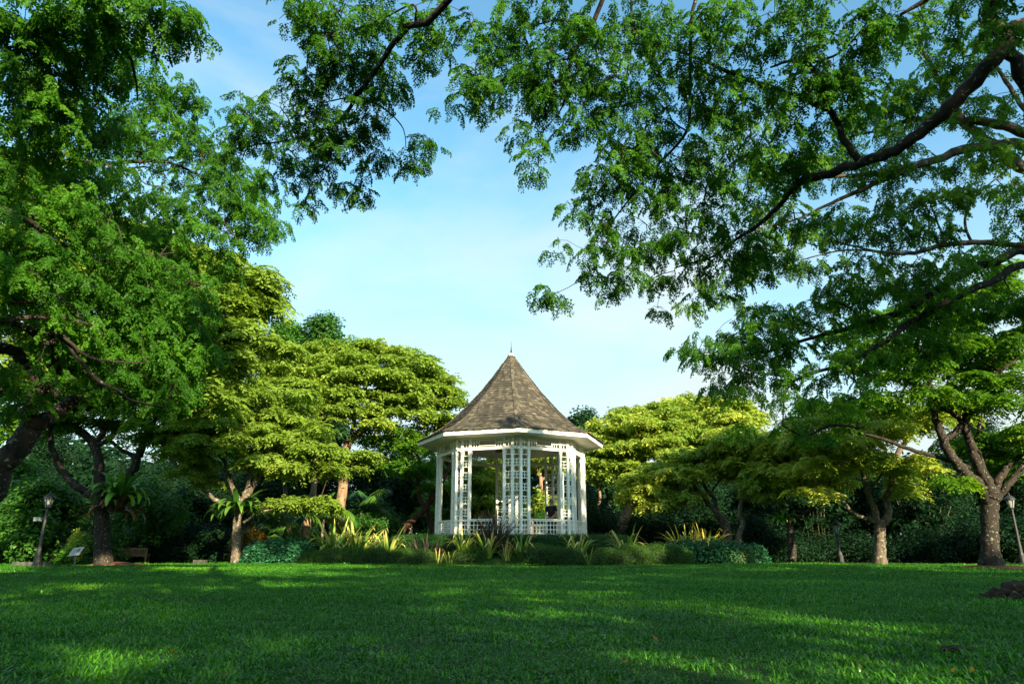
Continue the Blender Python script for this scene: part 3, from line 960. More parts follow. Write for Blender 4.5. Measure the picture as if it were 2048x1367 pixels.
hedge('pale_shrub', 'pale variegated shrub near the right end of the bed', px_path([(1455, 26.75, .7), (1475, 26.75, 1), (1497, 26.9, .7)]), .7, .66, 'pale_leaf', tmpl='broad', size=(.16, .24), dens=70, seed=10, cat='shrub')
hedge('leafy_shrub', 'small bluish shrub ending the bed on the right', px_path([(1490, 27.6, .8), (1505, 27.6, 1), (1520, 27.9, .7)]), .9, .68, 'blue_leaf', tmpl='broad', size=(.22, .3), dens=55, seed=11, cat='shrub')
hedge('leafy_shrub', 'bluish green leafy shrub at the left end of the bed', px_path([(515, 28.6, .8), (550, 28.0, 1), (590, 27.7, 1.05), (625, 27.6, .9)]), 1.7, .80, 'blue_leaf', tmpl='broad', size=(.22, .32), dens=50, seed=12, cat='shrub', lump=.06)
hedge('golden_shrub', 'golden orange shrub beside the second trunk from the left', px_path([(478, 31.5, .9), (500, 31.2, 1.1), (522, 31.2, .8)]), 1.3, 1.35, 'gold_leaf', tmpl='broad', size=(.22, .32), dens=26, seed=13, cat='shrub', lump=.12)

def strap_mat(name, c1, c2, edge):
    m, nt, b = mat_new(name)
    tcn = node(nt, 'ShaderNodeTexCoord'); oi = node(nt, 'ShaderNodeObjectInfo')
    sp = node(nt, 'ShaderNodeSeparateXYZ'); nt.links.new(tcn.outputs['Generated'], sp.inputs[0])
    ad = node(nt, 'ShaderNodeMath', operation='MULTIPLY_ADD'); ad.inputs[1].default_value = 0.75; ad.inputs[2].default_value = -.1
    nt.links.new(oi.outputs['Random'], ad.inputs[0])
    mxm = node(nt, 'ShaderNodeMath', operation='MULTIPLY_ADD'); mxm.inputs[1].default_value = 0.7
    nt.links.new(sp.outputs['X'], mxm.inputs[0]); nt.links.new(ad.outputs[0], mxm.inputs[2])
    cr = node(nt, 'ShaderNodeValToRGB'); e = cr.color_ramp.elements
    e[0].position = .25; e[0].color = (*c1, 1); e[1].position = 1.0; e[1].color = (*edge, 1); k = e.new(.65); k.color = (*c2, 1)
    nt.links.new(mxm.outputs[0], cr.inputs['Fac']); nt.links.new(cr.outputs[0], b.inputs['Base Color']); b.inputs['Roughness'].default_value = .4
    tr = node(nt, 'ShaderNodeBsdfTranslucent'); nt.links.new(cr.outputs[0], tr.inputs['Color'])
    mx = node(nt, 'ShaderNodeMixShader'); mx.inputs['Fac'].default_value = .3
    nt.links.new(b.outputs[0], mx.inputs[1]); nt.links.new(tr.outputs[0], mx.inputs[2]); nt.links.new(mx.outputs[0], nt.nodes['Material Output'].inputs['Surface'])
    return m
M['strap'] = strap_mat('strap_leaf', (0.10, 0.24, 0.025), (0.28, 0.42, 0.05), (0.75, 0.62, 0.20))
M['strap_gold'] = strap_mat('strap_leaf_gold', (0.16, 0.26, 0.02), (0.46, 0.44, 0.05), (0.80, 0.58, 0.10))
M['strap_dry'] = strap_mat('strap_leaf_dry', (0.14, 0.26, 0.035), (0.40, 0.38, 0.10), (0.62, 0.34, 0.13))
M['fern'] = strap_mat('fern_frond', (0.035, 0.13, 0.012), (0.09, 0.27, 0.02), (0.20, 0.40, 0.03))
M['fern_shaded'] = strap_mat('fern_frond_shaded', (0.015, 0.06, 0.01), (0.035, 0.12, 0.015), (0.09, 0.2, 0.02))  # shaded copy of the fern: shade put into the green, palms too
M['fern_dead'] = strap_mat('fern_dead', (0.05, 0.03, 0.012), (0.10, 0.05, 0.02), (0.16, 0.09, 0.03))

def strap_mesh(name, el0, bend, w, fold=None, mat=None, wave=0.0, seg=8, keel=.25):
    """one strap leaf of length 1 rising along +X, with a V section"""
    mb = MB(); p = Vector((0, 0, 0)); rows = []
    for k in range(seg + 1):
        t = k / seg
        e = el0 - bend * t ** 1.5 - (1.7 if fold and t > fold else 0)
        d = Vector((math.cos(e), 0, math.sin(e))); u = Vector((-math.sin(e), 0, math.cos(e)))
        ww = w * (0.55 + 0.9 * t - 0.55 * t * t) * (1 - t ** 4 * .95) * .5 * (1 + wave * math.sin(k * 2.1))
        rows.append((p - Vector((0, ww, 0)) + u * ww * keel, p.copy(), p + Vector((0, ww, 0)) + u * ww * keel))
        p = p + d / seg
    for rrow in rows: mb.v += [tuple(q) for q in rrow]
    for k in range(seg):
        for j in range(2):
            a = k * 3 + j; mb.f.append((a, a + 1, a + 4, a + 3))
    return mb.mesh(name, mat, smooth=True)
LEAFM = {}
def strap_set(mname, kind):
    key = (mname, kind)
    if key not in LEAFM:
        if kind == 'strap':
            LEAFM[key] = [strap_mesh('leaf', R(82), .5, .068, None, M[mname]), strap_mesh('leaf', R(74), 1.3, .07, None, M[mname]), strap_mesh('leaf', R(72), 1.8, .066, None, M[mname]),
                          strap_mesh('leaf', R(70), 2.4, .066, None, M[mname]), strap_mesh('leaf', R(77), .5, .075, .62, M[mname]), strap_mesh('leaf', R(70), .6, .075, .75, M[mname])]
        elif kind == 'fern':
            LEAFM[key] = [strap_mesh('frond', R(70), 1.3, .20, None, M[mname], .08), strap_mesh('frond', R(55), 2.4, .22, None, M[mname], .08), strap_mesh('frond', R(40), 2.5, .23, None, M[mname], .08), strap_mesh('frond', R(20), 2.2, .22, None, M[mname], .08)]
        elif kind == 'grassy':
            LEAFM[key] = [strap_mesh('blade', R(85), .35, .026, None, M[mname]), strap_mesh('blade', R(80), .9, .026, None, M[mname]), strap_mesh('blade', R(74), 1.6, .026, None, M[mname])]
    return LEAFM[key]
def strap_plant(name, label, x, d, n, ln, mname='strap', kind='strap', cat='plant', seed=0, spread=.25, group=None, z=None, leafname='leaf', y=None, tilt=(0, 0)):
    r = random.Random(seed * 7 + 1)
    p = P(x, 1120, d) if y is None else P(x, y, d)
    b = Vector((p.x, p.y, ground_z(p.x, p.y))) if z is None else Vector((p.x, p.y, z))
    root = empty(name, b, label, cat, group)
    ms = strap_set(mname, kind)
    for i in range(n):
        az = 2 * math.pi * (i * .381966 + r.uniform(-.05, .05))
        rr = spread * math.sqrt(r.random())
        me = ms[r.randrange(len(ms))]
        o = link(leafname, me, root, (rr * math.cos(az), rr * math.sin(az), 0), rot=(r.uniform(-.25, .25) + tilt[0], r.uniform(-.15, .15) + tilt[1], az), scl=ln * r.uniform(.7, 1.15))
    return root
G1 = 'strap leaf clumps in the bed'
strap_plant('strap_leaf_clump', 'largest striped strap leaf clump, left of the bandstand, its left half', 668, 27.9, 85, 1.55, 'strap', seed=1, spread=.45, z=.25)
strap_plant('strap_leaf_clump', 'tall striped strap leaf clump touching the right side of the largest clump', 712, 28.1, 75, 1.5, 'strap', seed=2, spread=.45, z=.25)
strap_plant('strap_leaf_clump', 'smaller striped strap leaf clump against the left end of the round hedge', 776, 27.3, 34, 1.3, 'strap', seed=3, spread=.2, z=.25)
strap_plant('strap_leaf_clump', 'small drooping strap leaf plant, leftmost in the front row', 877, 26.2, 12, .62, 'strap_dry', seed=4, spread=.12)
strap_plant('strap_leaf_clump', 'small withered strap leaf plant with a brown base, second in the front row', 899, 26.15, 14, .68, 'strap_dry', seed=5, spread=.12)
strap_plant('strap_leaf_clump', 'tall green strap leaf plant with bent tips before the hedge', 925, 26.6, 30, 1.15, 'strap', seed=6, spread=.14)
strap_plant('strap_leaf_clump', 'tall arching strap leaf plant just left of the purple grass', 976, 26.3, 28, 1.15, 'strap', seed=7, spread=.14)
strap_plant('strap_leaf_clump', 'low spiky strap leaf plant in front of the purple grass', 1013, 26.1, 20, .8, 'strap_dry', seed=8, spread=.16)
strap_plant('strap_leaf_clump', 'slim upright strap leaf plant right of the purple grass', 1044, 26.25, 18, 1.0, 'strap', seed=9, spread=.14)
strap_plant('strap_leaf_clump', 'arching strap leaf plant with long folded leaves behind the low hedge', 1156, 26.9, 30, 1.35, 'strap', seed=10, spread=.16, z=.2)
strap_plant('strap_leaf_clump', 'withered strap leaf plant filling the gap between two low hedges', 1176, 26.1, 14, .75, 'strap_dry', seed=11, spread=.12)
strap_plant('strap_leaf_clump', 'green strap leaf plant at the right end of the round hedge', 1255, 27.0, 32, 1.3, 'strap', seed=12, spread=.16, z=.3)
strap_plant('strap_leaf_clump', 'golden drooping strap leaf clump on the right, its left half', 1375, 27.7, 60, 1.25, 'strap_gold', seed=13, spread=.35, z=.35)
strap_plant('strap_leaf_clump', 'golden drooping strap leaf clump on the right, its right half', 1415, 27.7, 65, 1.3, 'strap_gold', seed=14, spread=.4, z=.35)
M['purple'] = strap_mat('purple_grass', (0.03, 0.020, 0.019), (0.06, 0.042, 0.038), (0.20, 0.15, 0.11))
strap_plant('fountain_grass', 'dark purple fountain grass tuft in front of the middle of the bandstand', 988, 26.7, 130, 1.6, 'purple', 'grassy', seed=20, spread=.45, leafname='blade', cat='ornamental grass')
strap_plant('fountain_grass', 'thin brownish fountain grass tuft before the left of the round hedge', 850, 26.9, 45, 1.0, 'purple', 'grassy', seed=21, spread=.6, leafname='blade', cat='ornamental grass')

# ---------------------------------------------------------------- lamp posts
M['black'] = rough_mat('black_cast_iron', (0.012, 0.014, 0.014), (0.03, 0.033, 0.032), scale=20, bump=.1, rough=.5, spec=.5)
mg, ntg, bg_ = mat_new('lantern_glass'); bg_.inputs['Base Color'].default_value = (.5, .55, .5, 1); bg_.inputs['Roughness'].default_value = .15; bg_.inputs['Alpha'].default_value = .45
M['glass'] = mg
M['bulb'] = rough_mat('frosted_bulb', (.22, .24, .2), (.3, .3, .26), bump=0)
M['sign_white'] = rough_mat('sign_white', (.36, .38, .37), (.45, .47, .45), scale=3, bump=0, rough=.5)
M['grey_metal'] = rough_mat('grey_metal', (.10, .11, .11), (.16, .17, .17), bump=0, rough=.4)
M['sign_print'] = rough_mat('sign_print', (.05, .06, .06), (.22, .22, .2), scale=10, bump=0)
def lamp(x, d, ytop, label, box=False):
    p = P(x, 1125, d); g = ground_z(p.x, p.y)
    top = P(x, ytop, d).z - g
    root = empty('lamp_post', (p.x, p.y, g), label, 'street lamp', 'black lantern posts')
    h = top - .62
    MB().lathe([(.16, -.1), (.16, .10), (.13, .14), (.13, .34), (.10, .40), (.075, .5)], 12).build('base', M['black'], root)
    MB().lathe([(.075, .5), (.06, h * .4), (.045, h - .12), (.06, h - .1), (.06, h - .06), (.04, h - .03), (.085, h), (.085, h + .02)], 12).build('pole', M['black'], root, smooth=False)
    MB().lathe([(.05, h + .025), (.055, h + .06), (.06, h + .2), (.04, h + .27), (.01, h + .30)], 10).build('bulb', M['bulb'], root, smooth=True)
    MB().lathe([(.085, h + .022), (.155, h + .34)], 6).build('glass', M['glass'], root)
    for i in range(6):
        a = i * math.pi / 3
        MB().bar((.088 * math.sin(a), -.088 * math.cos(a), h + .02), (.16 * math.sin(a), -.16 * math.cos(a), h + .34), .016, .016).build('frame_bar', M['black'], root)
    MB().lathe([(.20, h + .34), (.20, h + .365), (.17, h + .42), (.11, h + .48), (.05, h + .52), (.03, h + .55), (.035, h + .58), (.004, h + .64)], 12).build('lantern_roof', M['black'], root, smooth=False)
    if box:
        bx = MB().box((-.30, 0, h - .42), .12, .06, .07); bx.build('junction_box', M['sign_white'], root)
        MB().bar((-.18, 0, h - .42), (-.04, 0, h - .42), .03, .03).build('bracket', M['black'], root)
lamp(74, 27.0, 982, 'black lantern post at the far left with a small white box', True)
lamp(1682, 29.5, 1037, 'slim black lantern post between two trunks right of the bandstand')
lamp(2046, 29.0, 985, 'black lantern post half cut off at the right edge')

# ---------------------------------------------------------------- information board, bench, kerb
def info_board():
    p = P(148, 1128, 27.5); g = ground_z(p.x, p.y)
    root = empty('information_board', (p.x, p.y, g), 'small white tilted information board on a post by the left trunk', 'sign')
    m = Matrix.Rotation(R(-8), 3, 'Z') @ Matrix.Rotation(R(52), 3, 'X') @ Matrix.Rotation(R(-9), 3, 'Y')
    MB().box((0, 0, .55), .25, .19, .012, m).build('panel', M['sign_white'], root)
    MB().box(Vector((0, 0, .55)) + m @ Vector((.09, .03, .0145)), .07, .075, .002, m).build('picture', M['sign_print'], root)
    t = MB()
    for k in range(5): t.box(Vector((0, 0, .55)) + m @ Vector((-.11, .11 - k * .05, .0145)), .075, .006, .0015, m)
    t.build('text_lines', M['sign_print'], root, kind='stuff')
    MB().tube([(0, .02, -.1), (0, .02, .53)], .028, 8).build('post', M['grey_metal'], root)
info_board()
M['teak'] = rough_mat('weathered_teak', (.14, .10, .05), (.27, .20, .11), scale=12, bump=.2, stretch=(1, 6, 6))
def bench():
    p = P(262, 1128, 31.5); g = ground_z(p.x, p.y)
    root = empty('park_bench', (p.x, p.y, g), 'weathered wooden slatted bench in the shade behind the left trunk', 'bench', rz=R(12)); root.scale = (1, 1, .72)
    W = .56
    for sx in (-1, 1):
        for yy, hh in ((-.02, .92), (.45, .62)):
            MB().box((sx * W, yy, hh / 2), .035, .035, hh / 2).build('leg', M['teak'], root)
        MB().box((sx * W, .22, .635), .04, .27, .018).build('armrest', M['teak'], root)
    for k in range(5): MB().box((0, .03 + k * .095, .43), W - .04, .038, .012).build('seat_slat', M['teak'], root)
    MB().box((0, -.02, .90), W - .036, .02, .035).build('top_rail', M['teak'], root)
    MB().box((0, -.02, .50), W - .036, .02, .03).build('bottom_rail', M['teak'], root)
    for k in range(15): MB().box((-W + .09 + k * (2 * W - .18) / 14, -.02, .70), .018, .01, .168).build('back_slat', M['teak'], root)
bench()
M['pink'] = leaf_mat('pink_flower', (.30, .05, .16), (.45, .10, .28), (.6, .2, .4), trans=.2)
M['stone'] = rough_mat('dark_stone', (.03, .03, .028), (.09, .09, .08), scale=8, bump=.4)
def simple_plant(name, label, x, d, rx, h, n, tmpl, mat, size, cat='shrub', seed=0, z=None, fl=None, tint=(0, .25), ry=None, group=None):
    nr = np.random.default_rng(seed)
    p = P(x, 1120, d); g = ground_z(p.x, p.y) if z is None else z
    root = empty(name, (p.x, p.y, g), label, cat, group)
    q = nr.normal(size=(n, 3)); q /= np.linalg.norm(q, axis=1)[:, None]
    q *= (nr.random((n, 1)) ** .4)
    pos = q * np.array([rx, ry or rx * .8, h * .5]) + np.array([0, 0, h * .52])
    pos[:, 2] += .12 * np.sin(pos[:, 0] * 3.1 + seed)
    yaw = np.arctan2(q[:, 1], q[:, 0])
    rot = np.stack([nr.normal(size=n) * .3, nr.normal(size=n) * .3 + .3, yaw], axis=1)
    mb = MB(); r = random.Random(seed)
    for k in range(7):
        a = r.uniform(0, 6.28); e = Vector((math.cos(a) * rx * .6, math.sin(a) * rx * .5, h * r.uniform(.5, .85)))
        mb = MB().tube([Vector((0, 0, -.1)), e * .4 + Vector((0, 0, h * .15)), e], [.05 * h * .4, .035 * h * .4, .01], 5)
        mb.build('stem', M['twig'], root, smooth=True)
    foliage('leaves', root, pos, rot, nr.uniform(size[0], size[1], n), nr.uniform(tint[0], tint[1], n), tmpl, M[mat])
    return root
simple_plant('flowering_shrub', 'small pink flowering plant beside the wooden bench', 262, 32.2, .28, .75, 20, 'fine', 'pink', (.10, .15), seed=2)
simple_plant('young_plant', 'young bright green plant behind the white information board', 150, 28.6, .42, 1.45, 34, 'broad', 'rain_sun', (.16, .26), seed=3)
def lump(name, label, cat, c, sx, sy, sz, mat, seed, rz=0, rough_=.25, n=26, fine=0.0):
    r = random.Random(seed); bm = bmesh.new()
    bmesh.ops.create_icosphere(bm, subdivisions=4, radius=1)
    from mathutils import noise
    for v in bm.verts:
        d = v.co.copy()
        k = 1 + rough_ * noise.noise(d * 1.6 + Vector((seed, 0, 0))) + rough_ * .5 * noise.noise(d * 4 + Vector((seed, 3, 0))) + fine * noise.noise(Vector((d.x * 3, d.y * 14, d.z * 14)))
        v.co = Vector((d.x * sx, d.y * sy, d.z * sz)) * k
    me = bpy.data.meshes.new(name); bm.to_mesh(me); bm.free(); me.materials.append(mat); me.shade_smooth()
    o = link(name, me, None, c, rz=rz); prop(o, label, cat); return o
p = P(228, 1128, 28.2); lump('mulch_mound', 'reddish brown mulch mound round the left fern trunk', 'mulch', (p.x, p.y, ground_z(p.x, p.y) - .05), 1.15, .7, .2, M['mulch'], 4)
p = P(1985, 1132, 22.4); lump('mulch_mound', 'reddish brown mulch ring round the thick right trunk', 'mulch', (p.x, p.y, ground_z(p.x, p.y) - .04), 1.1, .7, .17, M['mulch'], 5)
M['root'] = rough_mat('root_bark', (.012, .009, .007), (.05, .03, .018), scale=7, bump=1.0, spots=(.16, .16, .11), spot_scale=9, spot_pos=.62, dist=.04, stretch=(.5, 2, 2))
def root_lump(label, c, tubes, seed, rz=0):
    from mathutils import noise
    root = empty('surface_root', c, label, 'root', rz=rz)
    for k, (pts, rad) in enumerate(tubes):
        cp = catmull([(Vector(p), r_) for p, r_ in zip(pts, rad)], 8)
        m = MB().tube([p for p, _ in cp], [r_ * (1 + .18 * math.sin(i * 1.9 + seed + k)) for i, (_, r_) in enumerate(cp)], 16)
        m.v = [tuple(Vector(v) + Vector((noise.noise(Vector(v) * 6 + Vector((seed, k, 0))), noise.noise(Vector(v) * 6 + Vector((9, k, seed))), noise.noise(Vector(v) * 7 + Vector((k, 5, seed))))) * .06) for v in m.v]
        m.build('root_branch', M['root'], root, smooth=True)
root_lump('dark weathered root lump on the lawn at the right edge', (6.62, 9.5, -.04),
    [([(-.62, .05, -.06), (-.35, 0, .04), (.0, .02, .07), (.45, .05, .06), (.9, .1, .0)], [.05, .11, .13, .11, .08]),
     ([(-.38, -.12, -.05), (-.22, -.05, .10), (.02, .0, .16), (.3, .05, .12), (.7, .15, .0)], [.05, .08, .09, .08, .05]),
     ([(-.5, -.2, -.06), (-.2, -.16, .03), (.15, -.15, .04), (.5, -.2, -.04)], [.04, .08, .08, .04])], 3)
root_lump('smaller reddish root lump in front, cut off by the right edge', (6.5, 8.8, -.03),
    [([(-.42, .0, -.06), (-.2, .0, .07), (.1, .02, .10), (.5, .0, .0)], [.04, .09, .11, .06]),
     ([(-.2, -.12, -.06), (.05, -.1, .06), (.4, -.1, -.03)], [.04, .08, .05])], 7)
lump('bark_chunk', 'small dark bark scrap lying in the right foreground grass', 'bark scrap', (2.72, 4.55, .02), .11, .05, .03, M['root'], 17, rz=R(12))
p0, p1 = P(28, 1129, 27.8), P(100, 1129, 27.8)
MB().bar(Vector((p0.x, p0.y, .10)), Vector((p1.x, p1.y, .10)), .25, .18).build('kerb_stone', M['stone'])
prop(bpy.data.objects['kerb_stone'], 'low dark kerb stone behind the left lamp post', 'kerb')
p0, p1 = P(388, 1127, 29.2), P(412, 1127, 29.2)
MB().bar(Vector((p0.x, p0.y, .16)), Vector((p1.x, p1.y, .16)), .25, .18).build('stone_block', M['stone'])
prop(bpy.data.objects['stone_block'], 'small dark stone block at the lawn edge left of the fork trunk', 'stone')
# fallen leaves
M['dead_leaf'] = leaf_mat('fallen_leaf', (.20, .10, .02), (.36, .22, .03), (.45, .36, .05), trans=.1)
TM['dead'] = [([Vector((-.5, 0, 0)), Vector((0, .22, .08)), Vector((.5, 0, .02)), Vector((0, -.22, .1))], [(0, 1, 2, 3)]) for _ in range(2)]
rq = random.Random(11); dl = [], [], []
for _ in range(90):
    y = rq.uniform(3.2, 24); x = rq.uniform(-.75, .75) * y
    dl[0].append((x, y, ground_z(x, y) + rq.uniform(.045, .07))); dl[1].append((rq.uniform(-.6, .6), rq.uniform(-.6, .6), rq.uniform(0, 6.28))); dl[2].append(rq.uniform(.03, .06))
prop(foliage('fallen_leaves', None, dl[0], dl[1], dl[2], [0.1] * 90, 'dead', M['dead_leaf']), 'scattered yellow and brown fallen leaves on the lawn', 'leaf litter', kind='stuff')

# ---------------------------------------------------------------- the person in the pavilion
M['skin'] = rough_mat('skin', (.36, .20, .14), (.42, .25, .18), bump=0, rough=.55)
M['shirt'] = rough_mat('dark_shirt', (.010, .011, .016), (.018, .019, .026), scale=14, bump=.2)
M['trousers'] = rough_mat('dark_trousers', (.008, .009, .010), (.014, .015, .017), bump=.1)
M['hair'] = rough_mat('short_grey_hair', (.10, .08, .065), (.22, .19, .16), scale=30, bump=.4)
M['shoe'] = rough_mat('shoe', (.01, .01, .01), (.02, .02, .02), bump=0)
def skin_mesh(name, verts, edges, radii, mat, parent, root=0, sub=2):
    me = bpy.data.meshes.new(name); me.from_pydata(verts, edges, []); me.materials.append(mat)
    o = link(name, me, parent)
    md = o.modifiers.new('skin', 'SKIN'); md.use_smooth_shade = True
    for i, v in enumerate(me.skin_vertices[0].data):
        rr = radii[i]; v.radius = rr if isinstance(rr, tuple) else (rr, rr); v.use_root = (i == root)
    s = o.modifiers.new('sub', 'SUBSURF'); s.levels = s.render_levels = sub
    dg = bpy.context.evaluated_depsgraph_get(); me2 = bpy.data.meshes.new_from_object(o.evaluated_get(dg))
    o.modifiers.clear(); o.data = me2; me2.name = name
    return o
def person():
    q = P(1103, 1060, 30.6)
    root = empty('person', (q.x, q.y, FL), 'person in a dark shirt standing with back turned and hands behind inside the bandstand', 'person', rz=R(-20))
    # faces +Y (away); stands 1.72 tall
    V = [(0, 0, .95), (0, .01, 1.12), (0, 0, 1.30), (0, .0, 1.42), (0, .02, 1.50), (0, .03, 1.58), (0, .04, 1.66),
         (-.17, 0, 1.40), (-.23, -.06, 1.13), (-.07, -.17, .96), (.17, 0, 1.40), (.24, -.06, 1.13), (.06, -.18, .94),
         (-.09, 0, .90), (-.10, .02, .50), (-.11, 0, .09), (-.12, .14, .04), (.09, 0, .90), (.11, .02, .50), (.12, 0, .09), (.13, .14, .04)]
    E = [(0, 1), (1, 2), (2, 3), (3, 4), (4, 5), (5, 6), (3, 7), (7, 8), (8, 9), (3, 10), (10, 11), (11, 12), (0, 13), (13, 14), (14, 15), (15, 16), (0, 17), (17, 18), (18, 19), (19, 20)]
    Rr = [(.15, .11), (.145, .11), (.16, .115), (.10, .09), .055, .085, .085, .062, .045, .032, .062, .045, .032, .085, .058, .042, .035, .085, .058, .042, .035]
    body = skin_mesh('body', V, E, Rr, M['skin'], root)
    skin_mesh('shirt', [(0, 0, .92), (0, .01, 1.12), (0, 0, 1.30), (0, 0, 1.42), (-.18, 0, 1.405), (-.225, -.04, 1.20), (.18, 0, 1.405), (.235, -.04, 1.20)],
              [(0, 1), (1, 2), (2, 3), (3, 4), (4, 5), (3, 6), (6, 7)], [(.185, .14), (.175, .14), (.19, .145), (.12, .11), .085, .075, .085, .075], M['shirt'], root)
    skin_mesh('trousers', [(0, 0, .93), (-.09, 0, .86), (-.10, .02, .50), (-.11, 0, .07), (.09, 0, .86), (.11, .02, .50), (.12, 0, .07)],
              [(0, 1), (1, 2), (2, 3), (0, 4), (4, 5), (5, 6)], [(.165, .13), .105, .082, .075, .105, .082, .075], M['trousers'], root)
    h = MB(); bm = bmesh.new(); bmesh.ops.create_uvsphere(bm, u_segments=16, v_segments=10, radius=1)
    for v in list(bm.verts):
        c = v.co; v.co = Vector((c.x * .088, c.y * .105 + .028, c.z * .112 + 1.655))
    bmesh.ops.delete(bm, geom=[v for v in bm.verts if v.co.z < 1.60 or (v.co.y > .06 and v.co.z < 1.69)], context='VERTS')
    me = bpy.data.meshes.new('hair'); bm.to_mesh(me); bm.free(); me.materials.append(M['hair']); me.shade_smooth(); link('hair', me, root)
    for sx in (-1, 1):
        e = MB().lathe([(.006, -.03), (.016, -.015), (.018, .012), (.008, .03)], 8, c=(sx * .088, .035, 1.635)); e.build('ear', M['skin'], root, smooth=True)
        MB().box((sx * .12, .10, .035), .05, .14, .033).build('shoe', M['shoe'], root)
    MB().lathe([(.008, -.02), (.016, -.01), (.005, .03)], 8, c=(0, .125, 1.63)).build('nose', M['skin'], root, smooth=True)
    # hands clasped behind the back: a palm and five bent fingers each
    for sx, w in ((-1, Vector((-.06, -.175, .95))), (1, Vector((.05, -.185, .93)))):
        vs = [w, w + Vector((-sx * .05, -.01, -.03))]; es = [(0, 1)]; rr = [(.03, .018), (.036, .016)]
        tips = [(.075, .0, -.085), (.095, .0, -.075), (.10, .0, -.055), (.09, .0, -.03)]
        for k, tp in enumerate(tips):
            b = w + Vector((-sx * (.045 + .008 * k), -.012, -.05 + .014 * k)); m_ = b.lerp(w + Vector((-sx * tp[0], -.03, tp[2])), .5)
            n0 = len(vs); vs += [b, m_, w + Vector((-sx * tp[0], -.012, tp[2] - .012))]; es += [(1, n0), (n0, n0 + 1), (n0 + 1, n0 + 2)]; rr += [.010, .0095, .008]
        n0 = len(vs); vs += [w + Vector((-sx * .02, -.02, .018)), w + Vector((-sx * .05, -.03, .03))]; es += [(0, n0), (n0, n0 + 1)]; rr += [.012, .010]
        skin_mesh('hand', vs, es, rr, M['skin'], root, sub=1)
person()
# ================================================================ trees
def G(x, y): return ground_z(x, y)
def base_px(x, d):
    p = P(x, 1128, d); return Vector((p.x, p.y, G(p.x, p.y)))
def tr0(x, d, r):
    b = base_px(x, d); return ('w', b.x, b.y, b.z, r)

# ---- bough of a tree standing behind the camera, top centre
tree('rain_tree', 'dark leafy bough hanging alone into the sky top centre left', (3.4, -2.2, 0),
     [[('w', 3.4, -2.2, 0, .42), ('w', 3.3, -2.1, 2.2, .34), ('w', 3.0, -1.6, 4.4, .28), ('w', 2.4, -.6, 6.2, .18)]],
     [[('w', 2.4, -.6, 6.2, .17), ('w', 1.5, 1.6, 6.6, .10), ('w', .6, 3.8, 6.6, .06), (896, 0, 5.6, .038), (822, 51, 6.0, .034), (797, 74, 6.2, .032), (755, 135, 6.6, .028), (713, 193, 7.1, .025), (684, 238, 7.4, .022), (639, 261, 7.7, .018), (594, 277, 7.9, .015), (549, 285, 8.0, .012), (500, 293, 8.2, .009), (484, 319, 8.3, .006)],
      [(713, 193, 7.1, .013), (745, 205, 7.1, .011), (774, 222, 7.2, .010), (806, 257, 7.4, .007), (812, 296, 7.5, .005)],
      [(684, 241, 7.4, .013), (694, 277, 7.6, .011), (661, 293, 7.8, .008), (655, 340, 8.0, .005)],
      [(733, 165, 6.9, .012), (705, 190, 7.0, .011), (671, 200, 7.1, .009), (645, 206, 7.2, .006)],
      [(830, 45, 6.0, .013), (826, 10, 5.8, .011), (760, 40, 6.2, .010), (700, 60, 6.5, .008), (640, 40, 6.7, .006)],
      [(594, 277, 7.9, .009), (575, 235, 7.7, .008), (560, 215, 7.7, .005)]],
     [(600, 15, 45, 28, 6.7, .3, 7), (660, 40, 60, 35, 6.7, .4, 12), (745, 20, 60, 30, 6.4, .4, 9), (760, 65, 45, 25, 6.5, .4, 6), (700, 100, 50, 30, 6.8, .4, 7), (840, 15, 40, 25, 6.0, .3, 4), (872, 50, 28, 34, 6.2, .3, 5), (938, 42, 20, 20, 6.0, .2, 2), (835, 105, 16, 16, 6.5, .2, 2),
      (600, 150, 30, 22, 7.1, .3, 4), (660, 130, 50, 28, 7.0, .4, 7), (640, 190, 45, 25, 7.3, .4, 6), (720, 130, 40, 25, 6.9, .4, 5), (775, 170, 40, 28, 7.0, .4, 5), (800, 178, 16, 14, 7.0, .2, 1), (720, 210, 40, 20, 7.2, .3, 4),
      (560, 215, 45, 30, 7.7, .4, 7), (500, 215, 40, 28, 8.0, .3, 5), (490, 252, 32, 26, 8.2, .4, 5), (458, 298, 16, 22, 8.3, .3, 2), (510, 270, 35, 25, 8.1, .3, 4), (600, 235, 40, 25, 7.6, .4, 5), (660, 235, 45, 30, 7.5, .4, 6), (740, 250, 45, 30, 7.5, .4, 7), (780, 275, 30, 20, 7.6, .3, 3),
      (560, 325, 45, 30, 8.1, .4, 7), (520, 340, 22, 18, 8.2, .3, 2), (620, 300, 40, 25, 7.9, .4, 5), (680, 300, 45, 25, 7.8, .4, 6), (730, 310, 28, 22, 7.8, .3, 3), (825, 315, 26, 18, 7.6, .3, 3), (858, 282, 18, 20, 7.6, .2, 2), (632, 350, 20, 12, 8.1, .2, 1), (612, 400, 20, 26, 8.4, .2, 3), (665, 365, 18, 12, 8.2, .2, 1), (710, 378, 26, 16, 8.2, .2, 3)],
     'frond', 'rain_near', seed=1, thin=.12, spray=9, pad_r=.13, pad_flat=.5, size=(.12, .20), tip=.0032, seg=.16, sub_twigs=True, tint=(-.1, .12), group='rain trees round the lawn')

